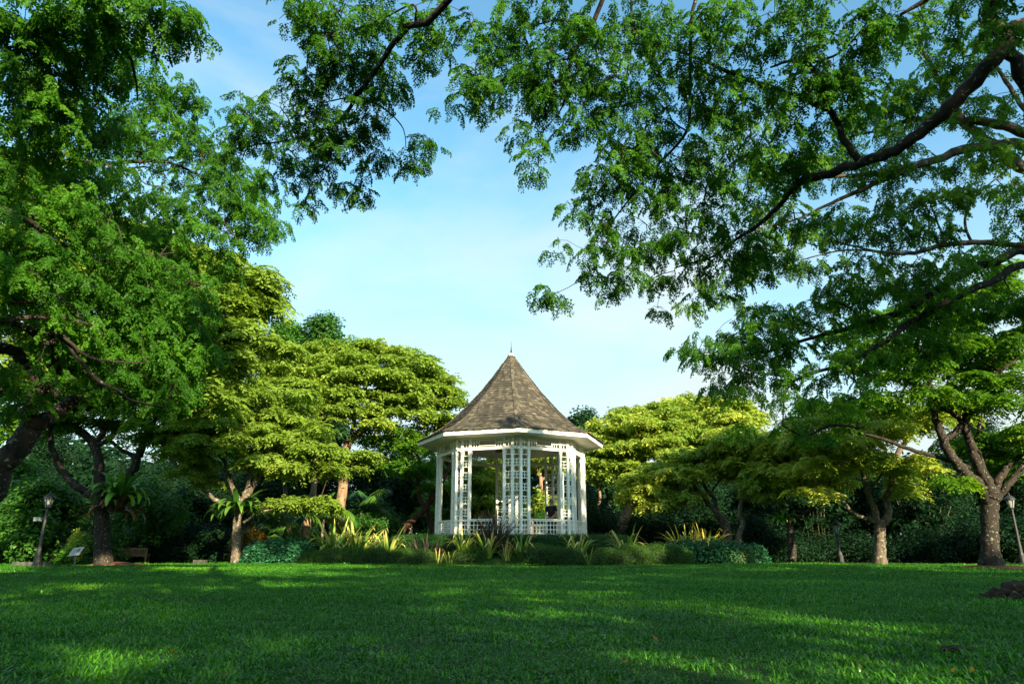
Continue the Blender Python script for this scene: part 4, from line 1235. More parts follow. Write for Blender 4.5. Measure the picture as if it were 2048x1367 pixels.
# ---- right foreground: heavy bough from a trunk out of frame on the right
tree('rain_tree', 'nearest rain tree at top right with the thick dark sweeping bough', (10.2, 4.6, 0),
     [[('w', 10.2, 4.6, 0, .46), ('w', 10.0, 4.7, 2.0, .38), ('w', 9.2, 5.2, 4.2, .30), ('w', 8.0, 6.0, 5.9, .2)]],
     [[('w', 8.0, 6.0, 5.9, .19), (2060, 50, 7.0, .11), (1990, 120, 7.3, .10), (1900, 215, 7.7, .09), (1850, 255, 8.0, .085), (1790, 300, 8.3, .08), (1720, 326, 8.7, .072), (1660, 345, 9.0, .07), (1600, 365, 9.3, .055), (1568, 400, 9.6, .042), (1530, 440, 9.9, .035), (1470, 480, 10.3, .026), (1420, 515, 10.7, .018), (1350, 535, 11.0, .011)],
      [(1722, 322, 8.7, .06), (1692, 285, 8.6, .052), (1672, 240, 8.5, .046), (1648, 215, 8.4, .042), (1560, 180, 8.5, .036), (1490, 158, 8.6, .032), (1400, 118, 8.8, .026), (1330, 95, 9.0, .021), (1263, 88, 9.1, .016), (1180, 100, 9.3, .010)],
      [(1648, 215, 8.4, .036), (1640, 165, 8.2, .034), (1615, 128, 8.1, .030), (1580, 122, 8.1, .022), (1540, 135, 8.2, .014)],
      [(1648, 128, 8.1, .020), (1665, 170, 8.2, .018), (1665, 185, 8.3, .012)], [(1615, 128, 8.1, .02), (1680, 105, 7.9, .016), (1740, 40, 7.6, .010)],
      [('w', 8.6, 5.6, 5.2, .10), (2120, 300, 7.9, .08), (2060, 190, 7.5, .075), (2015, 85, 7.2, .085), (1985, 0, 6.9, .09), ('w', 6.2, 5.6, 7.3, .10)],
      [(1985, 5, 6.9, .05), (1900, -20, 6.9, .04), (1800, 30, 7.2, .02)],
      [('w', 6.2, 5.6, 7.3, .09), (1700, -100, 7.4, .07), (1420, -70, 8.1, .06), (1230, -70, 8.2, .045)],
      [(1420, -70, 8.1, .03), (1386, 20, 8.4, .028), (1380, 170, 9.0, .026), (1373, 262, 9.4, .024), (1309, 337, 9.8, .02), (1248, 412, 10.2, .015), (1205, 470, 10.6, .009)],
      [(1373, 262, 9.4, .015), (1340, 235, 9.3, .012), (1330, 180, 9.2, .008)],
      [(1300, -75, 8.15, .03), (1265, -40, 8.4, .022), (1263, 90, 9.0, .017), (1249, 173, 9.3, .010)],
      [(1230, -70, 8.2, .045), (1183, 55, 8.8, .035), (1141, 117, 9.1, .026), (1136, 180, 9.3, .018), (1118, 225, 9.5, .013), (1090, 257, 9.6, .008)],
      [(1141, 117, 9.1, .014), (1085, 130, 9.2, .010), (1020, 150, 9.3, .007)], [(1183, 55, 8.8, .02), (1120, 40, 8.8, .014), (1040, 60, 8.9, .008)]],
     [(1100, 30, 110, 40, 8.9, .8, 22), (1010, 70, 60, 45, 9.0, .6, 11), (1075, 110, 90, 45, 9.1, .8, 20), (975, 140, 60, 35, 9.2, .5, 10), (915, 185, 36, 22, 9.3, .4, 4), (968, 195, 40, 25, 9.4, .4, 4), (1080, 170, 90, 40, 9.3, .7, 14), (1055, 225, 40, 35, 9.5, .4, 5), (1130, 230, 60, 35, 9.5, .5, 8), (1065, 300, 26, 30, 9.7, .3, 3), (1030, 280, 22, 18, 9.6, .3, 1), (1190, 215, 30, 25, 9.5, .4, 3),
      (1200, 100, 80, 70, 9.0, .8, 16), (1220, 20, 70, 35, 8.6, .7, 9), (1290, 50, 80, 60, 8.7, .7, 12), (1380, 80, 80, 70, 8.7, .7, 13), (1280, 150, 60, 55, 9.2, .7, 9), (1350, 170, 60, 50, 9.2, .7, 9), (1430, 30, 70, 40, 8.3, .7, 8), (1460, 100, 60, 50, 8.5, .7, 7), (1215, 185, 40, 30, 9.4, .5, 3), (1455, 190, 70, 40, 8.9, .6, 8),
      (1290, 245, 70, 40, 9.5, .6, 10), (1240, 280, 50, 30, 9.6, .5, 6), (1390, 245, 60, 45, 9.4, .6, 9), (1340, 310, 70, 40, 9.8, .6, 10), (1270, 330, 80, 40, 9.9, .6, 12), (1190, 370, 50, 30, 10.1, .5, 6), (1160, 415, 45, 35, 10.3, .5, 6), (1240, 400, 60, 45, 10.2, .6, 9), (1310, 400, 60, 45, 10.1, .6, 9), (1400, 340, 80, 60, 9.7, .7, 12), (1135, 475, 22, 18, 10.5, .3, 2), (1200, 470, 60, 35, 10.5, .5, 7), (1270, 480, 60, 40, 10.5, .6, 8), (1180, 530, 55, 25, 10.8, .4, 6), (1100, 585, 28, 14, 11, .3, 3), (1150, 565, 20, 14, 11, .3, 2), (1255, 550, 40, 28, 10.9, .4, 5), (1340, 475, 60, 45, 10.6, .6, 7), (1330, 545, 40, 25, 10.9, .4, 4), (1390, 520, 45, 30, 10.9, .5, 5), (1330, 600, 24, 16, 11.1, .3, 3), (1415, 575, 40, 25, 11, .4, 4), (1395, 440, 60, 40, 10.4, .6, 7),
      (1460, 430, 60, 40, 10.2, .7, 8), (1470, 500, 60, 40, 10.5, .6, 7), (1530, 500, 50, 25, 10.6, .5, 5), (1500, 540, 40, 20, 10.8, .4, 3), (1450, 350, 70, 60, 9.6, .7, 9), (1470, 270, 60, 40, 9.2, .6, 7), (1540, 330, 60, 40, 9.3, .6, 6), (1560, 250, 60, 35, 8.9, .5, 6), (1520, 60, 60, 40, 8.0, .6, 6), (1560, 20, 60, 30, 7.8, .6, 6), (1640, 50, 60, 40, 7.8, .6, 7), (1610, 150, 60, 45, 8.2, .5, 8), (1540, 160, 50, 35, 8.4, .5, 5), (1700, 95, 70, 45, 7.9, .6, 10), (1750, 20, 60, 30, 7.5, .5, 6), (1640, 260, 45, 35, 8.7, .5, 3), (1700, 170, 60, 45, 8.2, .5, 8), (1590, 310, 50, 30, 9.0, .5, 4), (1590, 420, 50, 28, 9.6, .5, 4), (1660, 420, 40, 20, 9.6, .4, 2), (1900, 10, 90, 30, 6.8, .5, 9), (2010, 10, 50, 20, 6.6, .4, 3)],
     'frond', 'rain_near', seed=2, thin=.27, spray=8, pad_r=.20, pad_flat=.5, size=(.18, .28), tip=.0038, seg=.22, sub_twigs=True, tint=(-.08, .2), group='rain trees round the lawn')

# ---- second right tree: brownish limbs crossing behind the dark bough, paler and sunlit
tree('rain_tree', 'paler rain tree crossing behind the dark bough at upper right', (14.5, 11.5, 0),
     [[('w', 14.5, 11.5, 0, .5), ('w', 14.2, 11.7, 3, .4), ('w', 13.2, 12.2, 6.2, .3), ('w', 12.0, 12.6, 8.4, .22)]],
     [[('w', 12, 12.6, 8.4, .2), (2060, 335, 12.6, .13), (2000, 300, 12.7, .12), (1930, 245, 12.8, .09), (1880, 165, 12.6, .06), (1840, 90, 12.4, .03)],
      [('w', 12, 12.6, 8.4, .15), (2060, 270, 12.5, .11), (1980, 245, 12.6, .10), (1900, 240, 12.8, .08), (1820, 240, 12.9, .05), (1760, 260, 13.0, .03), (1690, 275, 13.2, .015)],
      [('w', 12, 12.6, 8.2, .16), (2050, 290, 12.6, .11), (1950, 295, 12.7, .10), (1850, 325, 12.8, .085), (1760, 345, 13.0, .065), (1680, 352, 13.2, .04), (1620, 355, 13.4, .018)],
      [(1850, 325, 12.8, .07), (1790, 350, 12.9, .065), (1720, 380, 13.1, .05), (1650, 412, 13.3, .035), (1590, 440, 13.5, .025), (1500, 460, 13.7, .014), (1440, 480, 13.9, .008)],
      [('w', 12, 12.6, 8.4, .09), (2060, 230, 12.0, .05), (2020, 175, 12.0, .045), (1980, 110, 11.8, .03), (1960, 50, 11.6, .015)],
      [('w', 13.2, 12.2, 6.2, .1), (2110, 480, 12.4, .07), (2048, 490, 12.5, .06), (1960, 485, 12.6, .055), (1900, 487, 12.8, .052), (1830, 505, 13.0, .045), (1770, 505, 13.2, .034), (1720, 495, 13.4, .025), (1660, 480, 13.6, .014)],
      [(1945, 487, 12.7, .03), (1930, 445, 12.6, .028), (1945, 400, 12.4, .022), (2000, 350, 12.2, .012)], [(1890, 487, 12.8, .025), (1870, 430, 12.7, .018), (1855, 395, 12.6, .010)],
      [(1770, 505, 13.2, .022), (1690, 500, 13.4, .018), (1600, 520, 13.6, .010)]],
     [(1810, 60, 60, 50, 12.4, .8, 7), (1880, 130, 60, 50, 12.4, .8, 10), (1960, 90, 60, 60, 11.8, .8, 9), (1990, 200, 60, 40, 12.0, .8, 7), (1840, 180, 60, 40, 12.6, .8, 9), (1770, 200, 60, 40, 12.8, .7, 9), (1720, 240, 60, 30, 13, .7, 7), (1800, 260, 60, 30, 12.8, .6, 6), (1660, 290, 50, 30, 13.2, .6, 7), (1600, 330, 60, 40, 13.3, .8, 9), (1540, 390, 60, 40, 13.5, .8, 8), (1500, 300, 60, 50, 13, .8, 8), (1450, 240, 60, 50, 13, .8, 7), (1740, 330, 60, 30, 13, .6, 7), (1840, 330, 50, 30, 12.8, .6, 8), (1950, 290, 50, 40, 12.4, .6, 6), (2020, 310, 40, 50, 12.2, .6, 6), (1830, 375, 60, 30, 12.8, .6, 9), (1900, 390, 50, 30, 12.6, .6, 5), (1990, 400, 50, 30, 12.3, .6, 5), (1760, 440, 60, 25, 13.2, .6, 8), (1830, 450, 60, 30, 13, .6, 7), (1700, 430, 40, 25, 13.2, .5, 3), (1640, 450, 60, 25, 13.5, .6, 6), (1560, 470, 60, 30, 13.6, .7, 7), (1500, 520, 50, 25, 13.8, .6, 5), (1700, 510, 50, 20, 13.4, .5, 4), (1600, 530, 40, 16, 13.7, .4, 3), (1860, 530, 50, 25, 12.9, .5, 5), (1760, 540, 50, 20, 13.2, .5, 4), (1940, 160, 60, 40, 12.2, .6, 6), (2030, 440, 30, 30, 12.2, .5, 4), (1440, 560, 35, 22, 13.9, .5, 3), (1395, 600, 22, 16, 14, .4, 2), (1530, 200, 50, 40, 12.8, .6, 5), (1660, 180, 50, 30, 12.6, .6, 4)],
     'frond_lo', 'rain_mid', 'grey_bark', seed=3, thin=.1, spray=9, pad_r=.27, pad_flat=.45, size=(.22, .33), tip=.006, seg=.35, tint=(.0, .3), group='rain trees round the lawn')

# ---- third right tree: long low limbs reaching left at mid height
tree('rain_tree', 'rain tree at right whose long low limbs reach left above the far trees', (16.8, 13.5, 0),
     [[('w', 16.8, 13.5, 0, .5), ('w', 16.5, 13.7, 2.6, .42), ('w', 15.4, 14.0, 5, .32), ('w', 13.6, 14.2, 6.6, .22)]],
     [[('w', 13.6, 14.2, 6.5, .18), (2060, 500, 14.2, .11), (2000, 520, 14.2, .10), (1930, 545, 14.3, .10), (1860, 590, 14.4, .09), (1800, 625, 14.5, .08), (1730, 645, 14.7, .065), (1650, 668, 14.9, .048), (1580, 688, 15.1, .032), (1530, 703, 15.3, .02), (1460, 700, 15.4, .01)],
      [('w', 13.6, 14.2, 6.2, .14), (2060, 530, 14.0, .09), (1990, 560, 14.0, .08), (1900, 600, 14.0, .07), (1820, 645, 14.1, .062), (1760, 690, 14.2, .055), (1700, 722, 14.3, .048), (1640, 742, 14.4, .038), (1590, 760, 14.5, .03), (1570, 790, 14.6, .022), (1565, 850, 14.6, .012)],
      [(1700, 722, 14.3, .02), (1710, 760, 14.3, .018), (1725, 790, 14.3, .010)], [(1590, 760, 14.5, .018), (1520, 745, 14.7, .014), (1460, 755, 14.9, .008)],
      [(1860, 590, 14.4, .03), (1840, 560, 14.4, .026), (1780, 520, 14.5, .014)], [(1650, 668, 14.9, .022), (1600, 640, 15, .018), (1540, 620, 15.1, .009)], [(1730, 645, 14.7, .02), (1690, 610, 14.8, .018), (1640, 600, 14.9, .009)],
      [(1565, 850, 14.6, .02), (1610, 870, 14.5, .026), (1660, 850, 14.3, .03), (1720, 855, 14.2, .036)]],
     [(1390, 695, 34, 24, 15.4, .6, 5), (1440, 680, 45, 30, 15.4, .8, 8), (1490, 650, 45, 25, 15.4, .7, 7), (1550, 620, 50, 28, 15.3, .8, 9), (1620, 590, 50, 26, 15.2, .8, 9), (1680, 570, 45, 22, 15, .7, 7), (1740, 560, 50, 26, 14.8, .7, 7), (1800, 550, 60, 30, 14.6, .8, 9), (1880, 540, 50, 25, 14.4, .7, 6), (1960, 500, 50, 28, 14.2, .7, 6),
      (1470, 720, 50, 30, 15.3, .8, 8), (1430, 750, 35, 22, 15.3, .6, 3), (1540, 680, 50, 30, 15.2, .8, 9), (1600, 660, 50, 30, 15, .8, 5), (1680, 640, 60, 25, 14.9, .8, 4), (1760, 620, 60, 30, 14.7, .8, 6), (1850, 610, 60, 30, 14.4, .8, 8), (1940, 600, 60, 30, 14.2, .8, 9), (2010, 600, 40, 30, 14, .7, 6),
      (1540, 740, 50, 26, 14.9, .7, 4), (1490, 780, 40, 22, 14.9, .6, 3), (1560, 800, 50, 26, 14.7, .7, 3), (1620, 730, 50, 25, 14.7, .7, 4), (1690, 700, 50, 25, 14.5, .7, 3), (1630, 800, 50, 28, 14.6, .7, 2), (1530, 840, 45, 22, 14.7, .6, 3), (1600, 850, 45, 18, 14.6, .6, 2), (1780, 690, 50, 25, 14.4, .6, 6), (1860, 680, 50, 25, 14.2, .6, 7), (1720, 770, 45, 20, 14.4, .5, 3)],
     'frond_lo', 'rain_near', 'bark', seed=4, thin=.2, spray=9, pad_r=.30, pad_flat=.4, size=(.24, .36), tip=.006, seg=.35, tint=(.06, .32), group='rain trees round the lawn')

# ---- left foreground tree
tree('rain_tree', 'big near rain tree at left with forked pale speckled limbs', (-11.6, 11.2, 0),
     [[('w', -11.6, 11.2, -.05, .34), ('w', -11.2, 11.3, .9, .27), (-60, 1010, 11.3, .24), (0, 930, 11.2, .20), (42, 890, 11.2, .185), (64, 850, 11.2, .17)]],
     [[(64, 855, 11.2, .13), (60, 825, 11.1, .125), (72, 794, 11.0, .12), (84, 765, 10.9, .12), (55, 728, 10.7, .10), (25, 702, 10.5, .095), (-30, 680, 10.2, .09), (-70, 600, 9.8, .085), (-75, 450, 9.2, .08), (-75, 330, 9.6, .075), (-70, 150, 8.6, .07), (0, -20, 8, .06), (110, -80, 7.4, .05)],
      [(84, 765, 10.9, .12), (112, 752, 11.0, .10), (106, 710, 10.8, .07), (104, 670, 10.6, .05), (130, 620, 10.4, .03)], [(112, 752, 11.0, .09), (140, 738, 11.2, .07), (155, 710, 11.3, .05), (200, 660, 11.6, .03)],
      [(64, 855, 11.2, .13), (90, 840, 11.3, .12), (126, 815, 11.6, .11), (165, 790, 12.0, .10), (206, 765, 12.4, .085), (260, 720, 12.9, .06), (330, 680, 13.4, .03)],
      [(-70, 610, 9.8, .06), (0, 643, 9.6, .05), (53, 656, 9.8, .045), (91, 686, 10.0, .042), (126, 677, 10.1, .04), (158, 718, 10.3, .036), (195, 760, 10.6, .03), (234, 779, 10.8, .026), (262, 800, 11.0, .022), (330, 815, 11.4, .012)],
      [(53, 656, 9.8, .03), (90, 665, 9.9, .028), (126, 671, 10.0, .026), (164, 706, 10.2, .026), (211, 721, 10.5, .02), (293, 725, 11.0, .010)],
      [(-70, 600, 9.8, .05), (-20, 640, 9.3, .04), (73, 633, 9.5, .034), (132, 636, 9.8, .026), (205, 657, 10.2, .012)], [(-70, 595, 9.8, .04), (-20, 604, 9.2, .035), (58, 602, 9.4, .03), (111, 589, 9.6, .018)],
      [(-75, 440, 9.2, .06), (-20, 420, 8.8, .05), (29, 426, 9.0, .045), (70, 452, 9.3, .04), (110, 480, 9.6, .035), (160, 502, 10.0, .028), (216, 524, 10.4, .018), (300, 530, 10.9, .010)],
      [(29, 426, 9.0, .035), (80, 433, 9.4, .034), (165, 466, 10.0, .03), (230, 492, 10.5, .025), (293, 510, 11.0, .018), (347, 505, 11.4, .010)],
      [(-75, 340, 9.6, .085), (-30, 330, 11.0, .08), (50, 325, 11.6, .07), (99, 318, 12, .065), (154, 300, 12.3, .05), (219, 293, 12.7, .036), (278, 304, 13, .025), (340, 300, 13.3, .015)],
      [(99, 320, 12, .05), (150, 324, 12.2, .05), (212, 326, 12.5, .045), (300, 322, 13.0, .036), (351, 329, 13.2, .03), (400, 352, 13.4, .024), (439, 380, 13.5, .018), (486, 413, 13.6, .010), (540, 450, 13.8, .006)],
      [(212, 326, 12.5, .03), (230, 340, 12.5, .028), (290, 334, 12.9, .018), (330, 350, 13.1, .010)],
      [(110, -80, 7.4, .045), (150, -40, 7.4, .04), (175, 0, 7.6, .036), (219, 48, 8.0, .032), (256, 106, 8.5, .026), (271, 157, 8.9, .018), (275, 200, 9.2, .010)],
      [(-60, 110, 8.4, .05), (-20, 50, 7.8, .04), (50, 55, 8.0, .03), (91, 56, 8.2, .024), (150, 90, 8.7, .012)]],
     [(60, 40, 90, 45, 8.0, .6, 20), (160, 20, 70, 30, 7.8, .6, 12), (250, 10, 60, 25, 7.8, .5, 8), (330, 12, 55, 24, 8.0, .4, 8), (365, 28, 28, 16, 8.1, .3, 3), (50, 130, 80, 60, 8.4, .8, 20), (150, 110, 70, 50, 8.8, .8, 15), (240, 70, 50, 45, 8.8, .6, 8),
      (260, 120, 60, 40, 9.2, .7, 9), (60, 230, 90, 60, 9.0, .8, 20), (160, 210, 70, 50, 9.6, .8, 13), (120, 300, 80, 50, 10.2, .9, 13), (40, 360, 70, 60, 9.4, .9, 15), (60, 450, 80, 50, 9.3, .9, 16), (150, 420, 70, 50, 9.9, .9, 11),
      (320, 170, 75, 25, 12.8, .8, 9), (370, 180, 34, 18, 13, .6, 4), (290, 225, 80, 35, 12.8, 1, 13), (360, 228, 40, 28, 13.2, .8, 5), (400, 275, 40, 30, 13.4, .8, 6), (330, 280, 70, 40, 13, 1, 11), (240, 250, 60, 40, 12.6, 1, 8), (425, 315, 45, 28, 13.5, .8, 6), (470, 345, 45, 28, 13.6, .7, 8), (380, 340, 60, 35, 13.2, .9, 9), (500, 385, 42, 28, 13.7, .6, 7), (450, 400, 50, 28, 13.6, .7, 7), (535, 425, 34, 22, 13.8, .5, 5), (555, 465, 16, 18, 13.9, .4, 2), (490, 440, 45, 22, 13.7, .6, 6), (200, 370, 80, 40, 12.0, 1, 13), (290, 370, 60, 40, 12.8, 1, 9), (320, 420, 60, 35, 12.8, 1, 10), (390, 420, 50, 25, 13.2, .8, 5), (250, 440, 60, 35, 11.8, 1, 10), (360, 470, 60, 35, 12.6, .9, 9), (430, 480, 42, 28, 13.2, .8, 6), (450, 520, 28, 16, 13.5, .6, 2),
      (200, 500, 70, 40, 10.6, .9, 12), (120, 540, 80, 45, 10.0, 1, 14), (40, 540, 70, 50, 9.4, .9, 14), (280, 540, 70, 40, 11.2, 1, 13), (350, 540, 60, 40, 12.0, 1, 10), (60, 610, 80, 30, 9.8, .9, 10), (180, 600, 80, 40, 10.8, 1, 14), (280, 610, 70, 40, 11.4, 1, 13), (360, 610, 60, 45, 12.0, 1, 11), (150, 670, 90, 35, 10.8, 1, 12), (240, 680, 70, 40, 11.4, 1, 12), (330, 690, 70, 40, 12.0, 1, 13), (60, 740, 70, 30, 10.6, 1, 5), (240, 750, 80, 35, 11.6, 1, 10), (330, 760, 60, 35, 12.0, 1, 9), (380, 690, 40, 40, 12.4, .9, 6), (20, 800, 50, 30, 10.6, .8, 4)],
     'frond_lo', 'rain_near', 'bark', seed=5, thin=.15, spray=10, pad_r=.28, pad_flat=.45, size=(.20, .32), tip=.005, seg=.3, tint=(-.05, .25), group='rain trees round the lawn')

GRP = 'rain trees round the lawn'
# ---- left: tree behind the near one, reaching to the sky edge at mid height
tree('rain_tree', 'tall rain tree behind the near left one, its right tips against the sky', (-17.5, 19.0, 0),
     [[('w', -17.5, 19, 0, .42), ('w', -16.8, 19, 3, .32), (-30, 800, 19, .24), (60, 740, 19, .2), (190, 700, 19, .15)]],
     [[(190, 705, 19, .16), (270, 660, 19, .12), (350, 620, 19.2, .09), (430, 590, 19.5, .06), (500, 575, 19.8, .03)], [(150, 750, 19, .14), (260, 740, 19, .1), (370, 700, 19.4, .07), (450, 680, 19.6, .04), (530, 660, 20, .02)], [(190, 705, 19, .12), (210, 600, 18.8, .09), (260, 500, 18.6, .05), (330, 460, 18.6, .03)],
      [(120, 790, 19, .15), (60, 700, 18.8, .1), (20, 600, 18.5, .05)]],
     [(440, 545, 60, 30, 19.6, 1.2, 9), (500, 560, 45, 22, 19.9, .8, 6), (540, 580, 16, 10, 20, .4, 2), (420, 610, 60, 36, 19.4, 1.4, 12), (490, 620, 45, 28, 19.8, 1, 7), (535, 615, 16, 10, 20, .4, 1), (460, 660, 55, 26, 19.6, 1.2, 8), (390, 520, 60, 30, 19.2, 1.4, 10), (330, 560, 80, 50, 18.8, 1.6, 16), (340, 640, 90, 50, 19, 1.8, 20), (400, 690, 80, 40, 19.2, 1.6, 15), (260, 480, 80, 40, 18.6, 1.6, 12), (200, 560, 90, 50, 18.6, 1.6, 14), (100, 620, 100, 60, 18.4, 2, 16), (80, 500, 90, 60, 18.2, 2, 14), (60, 720, 80, 40, 18.6, 1.5, 8), (450, 720, 60, 30, 19.6, 1.4, 9), (520, 690, 50, 22, 20, 1, 5), (220, 700, 90, 40, 19, 1.6, 10), (40, 380, 80, 60, 18, 2, 12), (160, 420, 80, 50, 18.2, 2, 10), (300, 760, 90, 35, 19, 1.6, 12), (390, 780, 70, 35, 19.3, 1.4, 10)],
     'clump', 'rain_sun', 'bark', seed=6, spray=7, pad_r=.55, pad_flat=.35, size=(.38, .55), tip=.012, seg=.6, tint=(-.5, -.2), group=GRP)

# ---- left fern tree
tree('rain_tree', 'left trunk with a big birds nest fern below its fork', base_px(207, 28),
     [[tr0(207, 28, 0.317), (204, 1060, 28, 0.273), (203, 1010, 28, 0.264), (200, 965, 28, 0.211), (197, 920, 28, 0.185), (187, 885, 28, 0.167)]],
     [[(187, 887, 28, .18), (165, 865, 28, .16), (140, 840, 28, .15), (120, 800, 27.8, .1), (85, 760, 27.5, .05)], [(187, 887, 28, .14), (205, 865, 28, .12), (225, 830, 28.2, .09), (245, 790, 28.4, .05)], [(190, 890, 28, .12), (215, 880, 28, .10), (240, 850, 28, .08), (262, 815, 28.2, .05)],
      [(203, 1005, 28, .17), (178, 985, 28, .16), (150, 970, 27.9, .15), (125, 940, 27.8, .14), (108, 905, 27.6, .12), (100, 870, 27.4, .09), (110, 820, 27.2, .05)],
      [(206, 1000, 28, .18), (240, 985, 28.1, .17), (262, 950, 28.2, .17), (275, 915, 28.3, .17), (290, 880, 28.4, .14), (310, 840, 28.6, .09), (335, 800, 28.8, .05)], [(275, 915, 28.3, .1), (245, 900, 28.2, .08), (218, 880, 28.1, .06)]],
     [(110, 780, 90, 30, 27.6, 2, 18), (230, 770, 90, 30, 28.2, 2, 18), (330, 790, 80, 35, 28.6, 2, 16), (60, 840, 70, 30, 27.2, 2, 8), (150, 830, 50, 18, 27.8, 1.5, 4), (390, 830, 70, 35, 28.6, 2, 14), (330, 860, 50, 25, 28.5, 1.5, 6), (420, 780, 60, 30, 28.8, 2, 10), (40, 770, 60, 30, 27, 2, 8), (250, 840, 40, 16, 28.2, 1.2, 4)],
     'clump', 'rain_mid', 'bark', seed=7, spray=9, pad_r=.7, pad_flat=.3, size=(.42, .6), tip=.014, seg=.8, tint=(.08, .34), group=GRP)
strap_plant('birds_nest_fern', 'large bright birds nest fern on the left forked trunk', 218, 27.6, 46, 1.3, 'fern', 'fern', cat='fern', seed=31, spread=.2, z=P(214, 993, 27.75).z, leafname='frond')
strap_plant('hanging_dead_fronds', 'brown dead fronds hanging below the large fern', 212, 27.7, 26, 1.2, 'fern_dead', 'fern', cat='dead fronds', seed=33, spread=.25, z=P(212, 1018, 27.7).z - .1, leafname='frond')

# ---- fork tree
tree('rain_tree', 'fork trunk left of the planted bed with a shaded birds nest fern', base_px(471, 28.5),
     [[tr0(471, 28.5, 0.208), (473, 1080, 28.5, 0.172), (474, 1040, 28.5, 0.152), (482, 1005, 28.5, 0.136)]],
     [[(482, 1006, 28.5, .13), (466, 980, 28.4, .10), (456, 950, 28.3, .085), (450, 925, 28.2, .07), (432, 905, 28, .05), (405, 880, 27.8, .03)], [(484, 1002, 28.5, .14), (498, 985, 28.5, .13), (514, 955, 28.6, .12), (530, 925, 28.8, .09), (545, 890, 29, .05), (560, 860, 29.2, .03)],
      [(482, 1008, 28.5, .10), (492, 980, 28.4, .08), (500, 950, 28.4, .07), (490, 920, 28.4, .05), (480, 880, 28.4, .03)],
      [(476, 1020, 28.5, .10), (440, 1005, 28.4, .09), (410, 980, 28.2, .085), (375, 950, 28, .08), (345, 920, 27.8, .07), (330, 880, 27.6, .04)],
      [(486, 1045, 28.5, .05), (510, 1030, 28.7, .045), (540, 1018, 29, .04), (600, 1012, 29.4, .022), (640, 1010, 29.6, .012)]],
     [(430, 870, 70, 30, 28, 2, 14), (520, 850, 80, 35, 28.8, 2, 18), (600, 880, 70, 30, 29.2, 2, 14), (560, 920, 60, 22, 29, 1.6, 9), (640, 905, 40, 22, 29.4, 1.2, 6), (480, 890, 50, 25, 28.4, 1.6, 8), (620, 1003, 55, 9, 29.5, 1, 7), (550, 1003, 25, 8, 29.3, .8, 2), (380, 900, 50, 30, 27.8, 1.6, 6), (470, 800, 70, 35, 28.4, 2, 12), (560, 800, 60, 30, 29, 2, 9), (650, 945, 30, 14, 29.5, 1, 3), (400, 950, 30, 20, 28, 1, 3)],
     'clump', 'rain_sun', 'grey_bark', seed=8, spray=9, pad_r=.62, pad_flat=.28, size=(.40, .56), tip=.013, seg=.7, tint=(-.42, -.08), group=GRP)
strap_plant('birds_nest_fern', 'shaded birds nest fern on the fork trunk', 464, 28.2, 40, 1.2, 'fern_shaded', 'fern', cat='fern', seed=32, spread=.2, z=P(464, 1022, 28.2).z, leafname='frond')

# ---- the sunlit umbrella left of the pavilion
tree('rain_tree', 'sunlit yellow green umbrella tree left of the bandstand', base_px(665, 36),
     [[tr0(660, 36, .34), (672, 1050, 36, .28), (684, 990, 36, .25), (688, 940, 36, .24), (690, 905, 36, .22), (700, 880, 36, .2)]],
     [[(698, 885, 36, .16), (722, 860, 36, .13), (745, 830, 36.2, .09), (770, 790, 36.5, .06), (800, 760, 37, .03)], [(700, 880, 36, .15), (708, 850, 36, .12), (705, 820, 35.8, .09), (690, 780, 35.6, .06), (680, 750, 35.5, .03)], [(696, 885, 36, .13), (680, 850, 35.8, .10), (650, 810, 35.6, .06), (610, 780, 35.4, .03)], [(690, 905, 36, .10), (660, 870, 35.7, .07), (620, 850, 35.4, .04), (580, 830, 35.2, .02)], [(745, 830, 36.2, .06), (790, 810, 36.6, .05), (840, 800, 37, .03), (890, 790, 37.4, .015)], [(684, 950, 36, .07), (700, 935, 35.6, .05), (720, 915, 35.3, .02)],
      [(722, 860, 36, .08), (750, 850, 36.4, .06), (800, 850, 36.8, .03)]],
     [(740, 700, 60, 14, 38, 2, 12), (800, 715, 50, 14, 38, 2, 9), (660, 712, 60, 14, 37, 2, 11), (590, 722, 60, 16, 36, 2, 12), (720, 735, 90, 16, 36, 3, 20), (820, 740, 60, 16, 37, 2.5, 12), (870, 765, 40, 14, 37.5, 1.5, 7), (900, 785, 22, 10, 37.6, .8, 3), (620, 750, 80, 18, 35.4, 2.5, 18), (740, 765, 90, 16, 35.6, 3, 20), (840, 790, 60, 14, 37, 2, 10), (895, 810, 24, 10, 37.5, .8, 3), (660, 785, 80, 15, 35, 2.5, 16), (770, 795, 70, 14, 35.8, 2, 12), (560, 770, 50, 18, 35, 2, 10), (600, 810, 60, 15, 35, 2, 10), (700, 818, 60, 12, 34.8, 1.6, 8), (820, 825, 50, 12, 36.4, 1.6, 6), (880, 840, 36, 12, 37, 1.2, 5), (640, 845, 40, 12, 35, 1.5, 5), (745, 842, 30, 8, 35, 1, 3), (560, 730, 40, 20, 35.5, 2, 7), (530, 790, 40, 20, 35, 2, 7), (725, 912, 28, 12, 35.2, .8, 4), (700, 930, 20, 8, 35.2, .6, 2)],
     'clump_far', 'rain_sun', 'pale_bark', seed=9, spray=12, pad_r=.78, pad_flat=.16, size=(.44, .62), tip=.016, seg=.9, tint=(-.25, .12), group=GRP)
